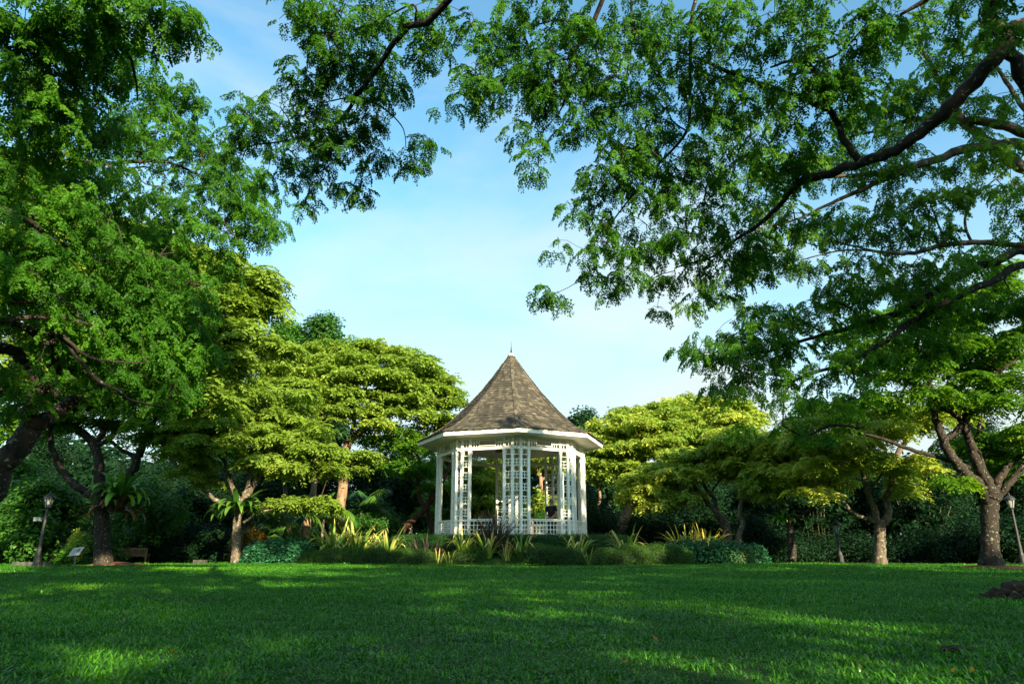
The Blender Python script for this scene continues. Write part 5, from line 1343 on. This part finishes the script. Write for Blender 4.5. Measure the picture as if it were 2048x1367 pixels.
# slim companion trunks
tree('slim_tree', 'leaning bare brown trunk just right of the palms', base_px(606, 33.5), [[tr0(606, 33.5, .22), (612, 1060, 33.5, .19), (620, 1020, 33.5, .17), (628, 970, 33.6, .14), (632, 900, 33.8, .1)]],
     [[(630, 930, 33.7, .08), (600, 890, 33.6, .05), (575, 870, 33.5, .02)]], [(590, 900, 60, 35, 34.6, 1.5, 12), (640, 880, 50, 30, 34.8, 1.5, 10)], 'broad', 'dark_leaf', 'pale_bark', seed=10, spray=8, pad_r=.6, size=(.5, .7), group='slim trunks left of the bed')
tree('slim_tree', 'second slim trunk rising from the palms left of the bed', base_px(578, 34.5), [[tr0(580, 34.5, .16), (578, 1060, 34.5, .13), (572, 1000, 34.6, .11), (566, 930, 34.8, .08)]], [],
     [(560, 910, 50, 30, 35, 1.5, 10)], 'broad', 'dark_leaf', 'grey_bark', seed=11, spray=8, pad_r=.6, size=(.5, .7), group='slim trunks left of the bed')

# ---- gnarled tree left of the pavilion
tree('gnarled_tree', 'gnarled reddish leaning tree against the left side of the bandstand', base_px(795, 37),
     [[tr0(795, 37, .24), (803, 1062, 37, .2), (826, 1040, 37, .17), (848, 1020, 37, .15), (862, 1000, 37, .14)]],
     [[(850, 1018, 37, .14), (838, 985, 37, .10), (832, 950, 37, .08), (838, 915, 37, .06), (810, 890, 37, .04)], [(862, 1002, 37, .14), (880, 970, 37, .12), (895, 940, 37.2, .09), (905, 900, 37.4, .06)], [(866, 1085, 37.4, .14), (862, 1050, 37.4, .12), (856, 1010, 37.2, .10), (868, 980, 37, .07)]],
     [(800, 880, 50, 25, 37, 1.5, 9), (850, 880, 40, 25, 37.4, 1.5, 7), (760, 870, 40, 20, 37, 1.4, 6), (840, 930, 36, 22, 37, 1.2, 7), (885, 970, 36, 28, 38, 1.2, 7), (910, 930, 40, 28, 38.4, 1.2, 7), (880, 1020, 30, 24, 38.4, 1, 5), (800, 940, 26, 16, 37, 1, 3), (940, 990, 40, 40, 39, 1.2, 8)],
     'clump_far', 'rain_mid', 'red_bark', seed=12, spray=8, pad_r=.6, pad_flat=.35, size=(.40, .56), tip=.016, seg=.6, tint=(.05, .3))

# ---- big yellow umbrella right of the pavilion
tree('rain_tree', 'broad yellow sunlit umbrella tree right of the bandstand', base_px(1240, 41),
     [[tr0(1240, 41, .36), (1243, 1050, 41, .30), (1255, 1025, 41, .27), (1250, 1000, 41, .24), (1252, 960, 41, .2)]],
     [[(1252, 1020, 41, .13), (1275, 1000, 40.8, .11), (1300, 975, 40.5, .08), (1325, 940, 40, .05)], [(1252, 965, 41, .15), (1235, 930, 41, .12), (1210, 900, 41, .08), (1190, 870, 41, .04)], [(1252, 965, 41, .14), (1290, 920, 40.8, .11), (1330, 895, 40.5, .09), (1380, 870, 40.5, .06), (1430, 845, 40.8, .03)], [(1290, 920, 40.8, .08), (1285, 880, 41, .06), (1300, 845, 41.5, .04)], [(1330, 895, 40.5, .07), (1345, 865, 41, .06), (1370, 830, 41.5, .04)],
      [(1210, 1080, 40, .16), (1207, 1050, 40, .13), (1196, 1020, 40, .10), (1200, 990, 40, .08), (1188, 950, 40, .05)]],
     [(1400, 808, 60, 12, 43, 2.5, 12), (1330, 820, 60, 12, 43, 2.5, 12), (1270, 832, 50, 12, 42.5, 2.5, 10), (1450, 820, 50, 14, 43, 2.5, 9), (1360, 838, 100, 12, 42, 3, 20), (1250, 855, 60, 12, 41.5, 3, 12), (1420, 850, 80, 14, 42, 3, 14), (1310, 862, 90, 12, 40.5, 3, 18), (1220, 880, 40, 12, 41, 2, 7), (1380, 875, 80, 12, 40, 3, 15), (1280, 888, 80, 12, 39.5, 3, 15), (1450, 880, 50, 14, 40.5, 2.5, 9), (1230, 905, 50, 12, 40, 2, 9), (1340, 905, 60, 10, 39, 2, 9), (1205, 925, 36, 12, 39.6, 1.5, 5), (1480, 850, 40, 18, 42, 2, 7), (1260, 930, 50, 11, 39.4, 1.6, 6), (1195, 950, 24, 10, 39.4, 1.2, 3), (1290, 950, 40, 10, 39, 1.5, 4), (1500, 880, 30, 18, 41, 2, 5), (1205, 865, 24, 10, 42, 1.4, 3)],
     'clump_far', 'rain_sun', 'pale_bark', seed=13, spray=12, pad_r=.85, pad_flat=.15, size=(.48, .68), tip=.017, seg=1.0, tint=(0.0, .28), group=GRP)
# ---- leaning tree behind the golden clump
tree('rain_tree', 'leaning trunk behind the golden strap leaf clump', base_px(1462, 33),
     [[tr0(1462, 33, .24), (1452, 1055, 33, .2), (1436, 1028, 33, .18)]],
     [[(1438, 1030, 33, .14), (1415, 1005, 33, .12), (1392, 978, 33, .10), (1382, 950, 33, .08), (1370, 925, 33, .05)], [(1436, 1028, 33, .12), (1430, 1000, 33, .10), (1415, 980, 33, .08), (1400, 955, 33, .06), (1390, 930, 33, .04)], [(1418, 990, 33, .05), (1440, 960, 33, .04), (1470, 930, 33, .02)]],
     [(1370, 915, 60, 16, 33, 2, 12), (1300, 960, 50, 14, 32.6, 1.6, 9), (1280, 985, 36, 10, 32.6, 1.2, 5), (1440, 905, 60, 16, 33.2, 2, 12), (1340, 945, 60, 14, 32.6, 1.6, 10), (1410, 935, 50, 14, 32.6, 1.6, 8), (1340, 990, 50, 12, 32.6, 1.4, 7), (1480, 935, 40, 16, 33.4, 1.6, 7), (1310, 1010, 30, 8, 32.6, 1, 3)],
     'clump', 'rain_sun', 'grey_bark', seed=14, spray=8, pad_r=.66, pad_flat=.2, size=(.42, .6), tip=.014, seg=.8, tint=(0, .32), group=GRP)
tree('rain_tree', 'thin crooked grey tree at the right end of the planted bed', base_px(1478, 31),
     [[tr0(1474, 31, .16), (1478, 1070, 31, .12), (1486, 1045, 31, .10), (1478, 1025, 31, .095), (1486, 990, 31, .09), (1492, 965, 31, .08)]],
     [[(1492, 967, 31, .07), (1480, 935, 31, .05), (1472, 905, 31, .03)], [(1490, 970, 31, .07), (1510, 940, 31.2, .06), (1525, 910, 31.4, .04)], [(1496, 958, 31, .04), (1530, 945, 31.2, .03), (1560, 938, 31.4, .015)]],
     [(1500, 890, 60, 18, 31, 2, 12), (1560, 880, 50, 18, 31.4, 2, 10), (1540, 915, 50, 16, 31.2, 1.6, 8), (1590, 905, 40, 18, 31.6, 1.6, 6), (1450, 880, 40, 16, 31, 1.6, 6), (1470, 930, 30, 12, 31, 1, 3)],
     'clump', 'rain_sun', 'grey_bark', seed=15, spray=7, pad_r=.62, pad_flat=.2, size=(.42, .6), tip=.014, seg=.8, tint=(0, .32), group=GRP)
tree('rain_tree', 'slim dark trunk with a side branch and a small fern right of the bed', base_px(1586, 30),
     [[tr0(1586, 30, .19), (1584, 1090, 30, .155), (1581, 1058, 30, .14), (1577, 1040, 30, .12)]],
     [[(1577, 1042, 30, .09), (1565, 1010, 30, .07), (1570, 985, 30, .06), (1558, 950, 30, .03)], [(1570, 990, 30, .05), (1590, 970, 30, .045), (1600, 945, 30, .03)], [(1581, 1050, 30, .09), (1594, 1035, 30, .08), (1612, 1022, 30, .07), (1635, 1005, 30.2, .05), (1650, 985, 30.4, .03)]],
     [(1560, 940, 50, 16, 30, 1.6, 10), (1610, 930, 50, 16, 30.2, 1.6, 9), (1530, 960, 40, 14, 30, 1.4, 6), (1580, 965, 36, 10, 29.8, 1, 4), (1650, 960, 30, 14, 30.4, 1.2, 4), (1530, 985, 30, 8, 30, 1, 2)],
     'clump', 'rain_sun', 'bark', seed=16, spray=8, pad_r=.6, pad_flat=.22, size=(.4, .56), tip=.013, seg=.7, tint=(0, .32), group=GRP)
strap_plant('birds_nest_fern', 'small birds nest fern on the slim dark trunk at right', 1572, 29.8, 26, .62, 'fern', 'fern', cat='fern', seed=34, spread=.15, z=P(1572, 1040, 29.8).z, leafname='frond')
# ---- y-shaped tree
tree('rain_tree', 'speckled y shaped trunk beside the right lamp post', base_px(1760, 27.5),
     [[tr0(1760, 27.5, 0.252), (1760, 1090, 27.5, 0.202), (1760, 1055, 27.5, 0.197), (1762, 1040, 27.5, 0.185)]],
     [[(1756, 1045, 27.5, .15), (1748, 1015, 27.5, .13), (1736, 985, 27.5, .11), (1726, 950, 27.4, .08), (1720, 915, 27.3, .06), (1722, 870, 27.2, .04)], [(1766, 1046, 27.5, .16), (1777, 1025, 27.5, .15), (1773, 1000, 27.5, .13), (1783, 965, 27.5, .13), (1787, 925, 27.5, .12), (1800, 900, 27.6, .10), (1820, 870, 27.7, .08), (1835, 840, 27.8, .05)],
      [(1752, 1042, 27.5, .09), (1730, 1035, 27.4, .08), (1705, 1025, 27.3, .07), (1685, 1000, 27.2, .06), (1655, 978, 27.1, .05), (1628, 962, 27, .03)], [(1736, 985, 27.5, .05), (1770, 940, 27.6, .05), (1800, 905, 27.6, .05)],
      [(1787, 925, 27.5, .07), (1770, 900, 27.4, .05), (1750, 875, 27.3, .03)]],
     [(1640, 880, 70, 22, 27, 2, 12), (1720, 860, 80, 22, 27.2, 2, 14), (1800, 840, 70, 22, 27.6, 2, 11), (1690, 910, 60, 18, 27, 1.6, 10), (1640, 930, 50, 14, 27, 1.4, 6), (1600, 860, 50, 22, 27, 1.6, 7), (1860, 830, 60, 24, 28, 1.8, 8), (1740, 820, 60, 18, 27.4, 1.6, 7), (1770, 930, 40, 14, 27.2, 1.2, 4), (1810, 930, 36, 22, 27.4, 1.2, 5), (1640, 985, 40, 10, 27, 1, 3), (1820, 980, 30, 10, 27.4, .8, 2), (1660, 830, 50, 18, 27.2, 1.6, 6)],
     'clump', 'rain_sun', 'grey_bark', seed=17, spray=7, pad_r=.6, pad_flat=.22, size=(.40, .56), tip=.013, seg=.7, tint=(0, .32), group=GRP)
# ---- thick right trunk
tree('rain_tree', 'thickest pale speckled trunk standing in a mulch ring at right', base_px(1982, 22.6),
     [[tr0(1982, 22.6, 0.327), (1980, 1080, 22.6, 0.249), (1980, 1030, 22.6, 0.245), (1982, 1000, 22.6, 0.249), (1984, 985, 22.6, 0.241)]],
     [[(1978, 1005, 22.6, .20), (1966, 975, 22.6, .19), (1942, 955, 22.5, .18), (1915, 930, 22.4, .16), (1895, 900, 22.3, .15), (1882, 870, 22.2, .13), (1872, 840, 22.1, .11), (1866, 800, 22, .09), (1855, 760, 21.8, .06), (1800, 700, 21.4, .03)],
      [(1984, 990, 22.6, .2), (1970, 960, 22.5, .18), (1955, 925, 22.4, .16), (1942, 890, 22.3, .14), (1930, 850, 22.2, .13), (1935, 820, 22.1, .12), (1950, 790, 22, .10), (1975, 760, 21.8, .08), (2030, 720, 21.5, .05)],
      [(1930, 850, 22.2, .09), (1905, 825, 22.1, .08), (1880, 810, 22, .08), (1850, 780, 21.8, .07), (1800, 750, 21.6, .06), (1790, 705, 21.4, .04), (1750, 690, 21.2, .02)],
      [(1886, 880, 22.2, .11), (1905, 868, 22.2, .10), (1925, 850, 22.2, .10)],
      [(1990, 1000, 22.6, .12), (2010, 975, 22.5, .11), (2035, 945, 22.4, .10), (2060, 910, 22.3, .09)], [(1988, 985, 22.6, .14), (2000, 955, 22.6, .12), (2020, 930, 22.7, .1), (2060, 895, 22.8, .07)],
      [(1940, 935, 22.5, .07), (1880, 915, 22.6, .07), (1820, 898, 22.7, .065), (1760, 875, 22.8, .055), (1700, 858, 23, .045), (1650, 820, 23.2, .03), (1620, 800, 23.3, .015)],
      [(1975, 955, 22.5, .08), (1962, 915, 22.8, .07), (1955, 880, 23, .06), (1960, 840, 23.2, .04)]],
     [(1740, 660, 70, 30, 21.2, 2, 12), (1830, 640, 70, 30, 21.4, 2, 14), (1920, 620, 70, 35, 21.5, 2, 15), (2010, 640, 60, 40, 21.5, 2, 14), (1690, 720, 50, 24, 21.4, 1.6, 6), (1780, 730, 60, 25, 21.4, 1.6, 8), (1870, 710, 60, 30, 21.6, 1.8, 11), (1960, 700, 60, 30, 21.8, 1.8, 12), (2030, 720, 40, 40, 21.8, 1.6, 9), (1900, 780, 50, 25, 22, 1.6, 8), (1990, 790, 60, 30, 22, 1.6, 11), (1840, 800, 40, 18, 22, 1.4, 4), (2030, 860, 40, 40, 22.6, 1.6, 9), (1960, 860, 50, 22, 23, 1.6, 6), (1660, 790, 50, 18, 23.2, 1.4, 6), (1720, 810, 40, 16, 23, 1.2, 4), (2020, 920, 36, 20, 23, 1.2, 4), (1880, 960, 30, 18, 23, 1, 3), (1990, 570, 60, 30, 21, 1.8, 8), (1630, 830, 40, 16, 23.2, 1.2, 4)],
     'clump', 'rain_mid', 'bark', seed=18, thin=.28, spray=7, pad_r=.56, pad_flat=.28, size=(.38, .54), tip=.011, seg=.6, tint=(.08, .38), side=9, group=GRP)

# ---- dense dark round crowns behind
def evergreen(name, label, x, d, ytop, ybot, hw, mat='dark_leaf', seed=0, trunk_r=.25, spray=9, n=None, size=(.55, .8), tmpl='broad', group=None, bark='grey_bark', rd=None, tint=(-.05, .2), xb=None, lean=0):
    r = random.Random(seed)
    xb = x if xb is None else xb
    blobs = []
    cy = (ytop + ybot) / 2; ry = (ybot - ytop) / 2
    k = d / FPX / .95
    area = 4 * hw * ry * k * k
    n = n or int(area * 1.15 + 14)
    m = max(6, int(n / 9))
    for i in range(m):
        a = 2 * math.pi * r.random(); q = math.sqrt(r.random()) * .72
        bx, by = x + hw * q * math.cos(a) * (1.0), cy + ry * q * math.sin(a)
        blobs.append((bx, by, hw * r.uniform(.26, .42), ry * r.uniform(.22, .36), d + r.uniform(-1, 1) * (rd or hw * k * .4), hw * k * .35, max(3, n / m)))
    tb = base_px(xb, d)
    return tree(name, label, tb, [[tr0(xb, d, trunk_r), ((xb * .6 + x * .4) + lean, (1120 + cy) / 2, d, trunk_r * .8), (x, cy + ry * .3, d, trunk_r * .55), (x + 3, cy, d, trunk_r * .35)]],
                [], blobs, tmpl, mat, bark, seed=seed, spray=spray, pad_r=.95, pad_flat=.5, size=size, tip=.02, seg=1.6, tint=tint, group=group, side=5)
evergreen('broadleaf_tree', 'tall dark domed crown rising above the left umbrella tree', 648, 52, 618, 800, 52, 'mid_leaf', 41, size=(.55, .8))
evergreen('broadleaf_tree', 'lower left dome beside the tall dark domed crown', 580, 53, 636, 800, 50, 'mid_leaf', 42, size=(.55, .8), tint=(0, .25))
evergreen('broadleaf_tree', 'round dark crown just behind the right slope of the bandstand roof', 1160, 62, 795, 960, 46, 'dark_leaf', 43, size=(.6, .9), tint=(.2, .4))
FG = 'dark evergreen trees behind the clearing'
spec = [(-20, 48, 860, 1110, 90), (95, 44, 850, 1118, 80), (330, 47, 900, 1118, 70), (405, 43, 930, 1118, 60), (520, 46, 905, 1118, 75), (640, 50, 845, 1110, 70), (720, 46, 900, 1095, 55), (775, 44, 905, 1085, 55), (820, 52, 860, 1060, 60), (960, 50, 960, 1080, 60), (1040, 47, 965, 1085, 60), (1110, 52, 890, 1080, 60), (1180, 46, 960, 1085, 50), (1270, 44, 985, 1100, 60), (1345, 48, 950, 1110, 60), (1430, 42, 960, 1115, 60), (1520, 44, 940, 1120, 65), (1610, 46, 900, 1120, 70), (1700, 42, 900, 1060, 75), (1790, 46, 860, 1070, 80), (1880, 40, 880, 1100, 75), (1960, 44, 820, 1110, 85), (2050, 40, 850, 1115, 80), (250, 50, 880, 1118, 70), (900, 56, 880, 1060, 60), (1400, 56, 880, 1060, 80), (460, 56, 830, 1000, 80)]
for i, (x, d, yt, yb, hw) in enumerate(spec):
    where = ['at the far left edge', 'behind the left lamp post', 'in the shade right of the fern trunk', 'left of the fork trunk', 'behind the palms', 'under the left umbrella tree', 'left of the gnarled tree', 'behind the gnarled tree', 'behind the bandstand eave on the left', 'seen through the left opening of the bandstand', 'seen through the middle lattice', 'behind the standing person', 'beside the right posts of the bandstand', 'behind the two pale trunks', 'behind the drooping yellow pads', 'behind the golden clump', 'above the right end of the bed', 'behind the slim dark trunk', 'behind the right lamp post', 'behind the y shaped trunk', 'between the y shaped and the thick trunk', 'behind the thick right trunk', 'at the far right edge', 'behind the wooden bench', 'far behind the bandstand roof edge', 'far behind the right umbrella tree', 'far behind the fork trunk'][i]
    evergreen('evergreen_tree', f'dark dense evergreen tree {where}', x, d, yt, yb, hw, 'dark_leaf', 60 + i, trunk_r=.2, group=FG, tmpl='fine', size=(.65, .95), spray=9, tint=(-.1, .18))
# brighter shrubs along the left lawn edge
SG = 'bushy green shrubs along the left lawn edge'
for i, (x, d, yt, yb, hw, t, w) in enumerate([(20, 30.5, 1010, 1122, 60, .12, 'at the far left corner of the lawn'), (60, 31.5, 950, 1075, 75, .12, 'directly behind the left lamp post'), (130, 33, 965, 1060, 55, .08, 'right of the left lantern head'), (15, 35, 900, 1010, 60, .05, 'higher up at the left edge'), (300, 33, 960, 1080, 45, .08, 'right of the left fern trunk'), (175, 31, 1075, 1122, 34, .12, 'low behind the information board'), (240, 34, 1040, 1118, 40, .02, 'above the wooden bench')]):
    evergreen('bushy_shrub', f'leafy bright green bush {w}', x, d, yt, yb, hw, 'mid_leaf', 100 + i, trunk_r=.08, size=(.38, .55), spray=10, group=SG, tint=(t - .1, t + .15), n=int(hw * (yb - yt) / 190))
# understory on the right and in the middle
UG = 'low dark undergrowth bushes behind the lawn'
for i, (x, d, yt, yb, hw, mt, w) in enumerate([(330, 33, 1060, 1124, 50, 'dark_leaf', 'right of the wooden bench'), (410, 34, 1050, 1122, 50, 'dark_leaf', 'left of the fork trunk'), (520, 35, 1040, 1110, 50, 'dark_leaf', 'under the palms'), (660, 40, 1030, 1095, 60, 'dark_leaf', 'behind the largest strap leaf clump'), (740, 38, 1010, 1085, 50, 'mid_leaf', 'left of the gnarled trunk'), (1200, 37, 1000, 1085, 40, 'dark_leaf', 'beside the right side of the bandstand'), (1290, 36, 1030, 1100, 50, 'dark_leaf', 'behind the right end of the round hedge'), (1500, 35, 1040, 1120, 50, 'dark_leaf', 'behind the thin crooked tree'), (1580, 36, 1060, 1126, 60, 'dark_leaf', 'behind the slim dark trunk'), (1700, 37, 1070, 1126, 70, 'dark_leaf', 'behind the right lamp post'), (1820, 36, 1060, 1126, 70, 'dark_leaf', 'right of the y shaped trunk'), (1930, 33, 1040, 1126, 60, 'dark_leaf', 'left of the thick trunk'), (2030, 31, 1030, 1128, 55, 'dark_leaf', 'right of the thick trunk'), (950, 42, 1000, 1070, 50, 'mid_leaf', 'seen through the left bandstand opening'), (1075, 43, 1010, 1075, 50, 'mid_leaf', 'seen through the right bandstand opening'), (1140, 42, 1000, 1080, 40, 'dark_leaf', 'behind the right bandstand posts')]):
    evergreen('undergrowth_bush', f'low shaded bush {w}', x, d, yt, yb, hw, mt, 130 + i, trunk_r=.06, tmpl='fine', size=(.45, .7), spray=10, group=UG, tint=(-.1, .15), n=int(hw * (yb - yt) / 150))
tree('rain_tree', 'small crooked tree seen through the right bandstand opening', base_px(1062, 39),
     [[tr0(1055, 39, .18), (1062, 1040, 39, .14), (1066, 1020, 39, .13), (1080, 1000, 39, .12), (1082, 970, 39, .11), (1080, 945, 39, .09)]], [[(1082, 960, 39, .07), (1070, 930, 39, .05), (1055, 915, 39, .03)], [(1082, 965, 39, .06), (1100, 935, 39.2, .04), (1110, 910, 39.4, .02)]],
     [(1070, 915, 50, 20, 39, 1.6, 10), (1110, 925, 36, 18, 39.4, 1.4, 6), (990, 930, 50, 25, 40, 1.6, 12), (960, 960, 40, 25, 40, 1.6, 8), (970, 1010, 40, 20, 39, 1.2, 7), (1100, 1000, 30, 16, 38.4, 1, 4)],
     'clump_far', 'rain_sun', 'pale_bark', seed=19, spray=9, pad_r=.7, pad_flat=.3, size=(.44, .62), tip=.015, seg=.7, tint=(-.1, .2))
# palms
def palm(label, x, d, h, n, ln, seed, lean=0):
    r = random.Random(seed); b = base_px(x, d)
    root = empty('palm', b, label, 'palm', 'small palms in the shade')
    MB().tube([(0, 0, -.1), (lean * .5, 0, h * .5), (lean, 0, h)], [.09, .07, .06], 8).build('trunk', M['grey_bark'], root, smooth=True)
    if 'palm' not in LEAFM:
        LEAFM['palm'] = []
        for s in range(3):
            mb = MB(); p = Vector((0, 0, 0)); rr = random.Random(s); el = R(72 - s * 18)
            pts = []
            for k in range(19):
                t = k / 18; e = el - (1.5 + .3 * s) * t ** 1.3
                dd = Vector((math.cos(e), 0, math.sin(e))); pts.append((p.copy(), dd)); p = p + dd / 18
            mb.tube([q for q, _ in pts], [.012 * (1 - k / 20) for k in range(19)], 4)
            for k in range(3, 19):
                q, dd = pts[k]
                for sg in (-1, 1):
                    ldir = (dd * .55 + Vector((0, sg * .8, 0)) + Vector((0, 0, -.35 - rr.uniform(0, .3)))).normalized()
                    l = .30 * math.sin(math.pi * (.15 + .8 * (k - 3) / 16)) + .06
                    w = ldir.cross(Vector((0, 0, 1))).normalized() * .014
                    n0 = len(mb.v); mb.v += [tuple(q - w), tuple(q + ldir * l * .5 - w * 1.2), tuple(q + ldir * l + Vector((0, 0, -.05))), tuple(q + ldir * l * .5 + w * 1.2), tuple(q + w)]; mb.f.append((n0, n0 + 1, n0 + 2, n0 + 3, n0 + 4))
            LEAFM['palm'].append(mb.mesh('frond', M['fern_shaded']))
    for i in range(n):
        az = 2 * math.pi * (i * .381966 + r.uniform(-.05, .05))
        link('frond', LEAFM['palm'][r.randrange(3)], root, (lean, 0, h), rot=(0, r.uniform(-.2, .3), az), scl=ln * r.uniform(.8, 1.15))
palm('palm with drooping fronds left of the leaning bare trunk', 552, 32.5, 1.9, 12, 1.9, 1)
palm('low palm in front of the slim trunks left of the bed', 534, 31.8, 1.0, 11, 1.6, 2)
palm('palm between the slim trunks and the largest strap leaf clump', 640, 34.5, 2.0, 12, 1.9, 3)
palm('tall pale palm showing in the gap left of the bandstand roof', 758, 47, 6.6, 13, 2.4, 4)
palm('palm behind the sunlit umbrella trunk', 716, 38, 2.5, 12, 2.0, 5)
# bamboo culms in the dark on the right
M['culm'] = rough_mat('bamboo_culm', (.02, .028, .01), (.07, .055, .022), scale=3, bump=0, rough=.5)
rb = random.Random(3)
for i, (x, d, w) in enumerate([(1640, 39, 'left of the right lamp post'), (1850, 38, 'right of the y shaped trunk')]):
    b = base_px(x, d); root = empty('bamboo_clump', b, f'shaded bamboo culms {w}', 'bamboo', 'bamboo clumps in the dark')
    for k in range(15):
        a = rb.uniform(0, 6.28); q = rb.uniform(0, .9); h = rb.uniform(3, 4.6)
        dx, dy = q * math.cos(a), q * math.sin(a)
        MB().tube([(dx, dy, -.1), (dx * 1.4, dy * 1.2, h * .5), (dx * 2.3, dy * 2, h)], [.035, .032, .02], 6).build('culm', M['culm'], root, smooth=True)
    nr = np.random.default_rng(i); n = 110
    th = nr.random(n) * 6.28; rr = nr.uniform(.3, 2.0, n)
    foliage('crown', root, np.stack([np.cos(th) * rr, np.sin(th) * rr, nr.uniform(1.8, 5.2, n)], axis=1), np.stack([nr.normal(size=n) * .3, nr.normal(size=n) * .3, th], axis=1), nr.uniform(.5, .8, n), nr.uniform(-.1, .15, n), 'clump', M['dark_leaf'])
# far wood that closes the view
nr = np.random.default_rng(77)
n = 4200
x = nr.uniform(-95, 95, n); y = nr.uniform(66, 84, n)
top = 8.5 + 2.2 * np.sin(x * .13 + 1) + 1.6 * np.sin(x * .37) - 3.2 * np.exp(-((x + 13) / 9) ** 2)
z = top * nr.random(n) ** .6
prop(foliage('far_wood', None, np.stack([x, y, z], axis=1), np.stack([nr.normal(size=n) * .4, nr.normal(size=n) * .4, nr.uniform(0, 6.28, n)], axis=1), nr.uniform(1.3, 2.2, n), nr.uniform(-.1, .25, n), 'broad', M['dark_leaf']),
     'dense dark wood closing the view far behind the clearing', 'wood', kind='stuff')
# ---- trees behind the camera: they stand on the near side of the lawn and shade it
for i, (bx, by, cx, cz, rx, rz, n, w) in enumerate([(-12, -9, -11, 6.2, 8, 3.8, 90, 'leftmost'), (2, -11, 3, 6.4, 7.5, 4.0, 110, 'left of the middle'), (15, -10, 15.5, 7.4, 6.5, 5.2, 100, 'right of the middle'), (23, -9, 22.6, 11.6, 4.4, 7.6, 85, 'second from the right'), (39, -10, 38, 7.5, 9, 5.2, 100, 'rightmost')]):
    tree('shade_tree', f'broad rain tree on the near side of the lawn, {w}', (bx, by, 0), [[('w', bx, by, 0, .45), ('w', bx + .3, by, 3, .36), ('w', cx, by, 6, .25)]],
         [[('w', cx, by, 6, .2), ('w', cx - rx * .5, by, 9, .12), ('w', cx - rx * .8, by + 1, 11, .05)], [('w', cx, by, 6, .2), ('w', cx + rx * .5, by + 1, 9, .12), ('w', cx + rx * .8, by, 11, .05)], [('w', cx, by, 6, .2), ('w', cx, by + 1, 11, .12), ('w', cx, by, 14, .05)]],
         [('w', cx, by, cz, rx, 3.5, rz, n)], 'clump_far', 'rain_mid', seed=200 + i, spray=5, pad_r=1.1, size=(.8, 1.2), tip=.02, seg=2, group='shade trees behind the viewpoint')
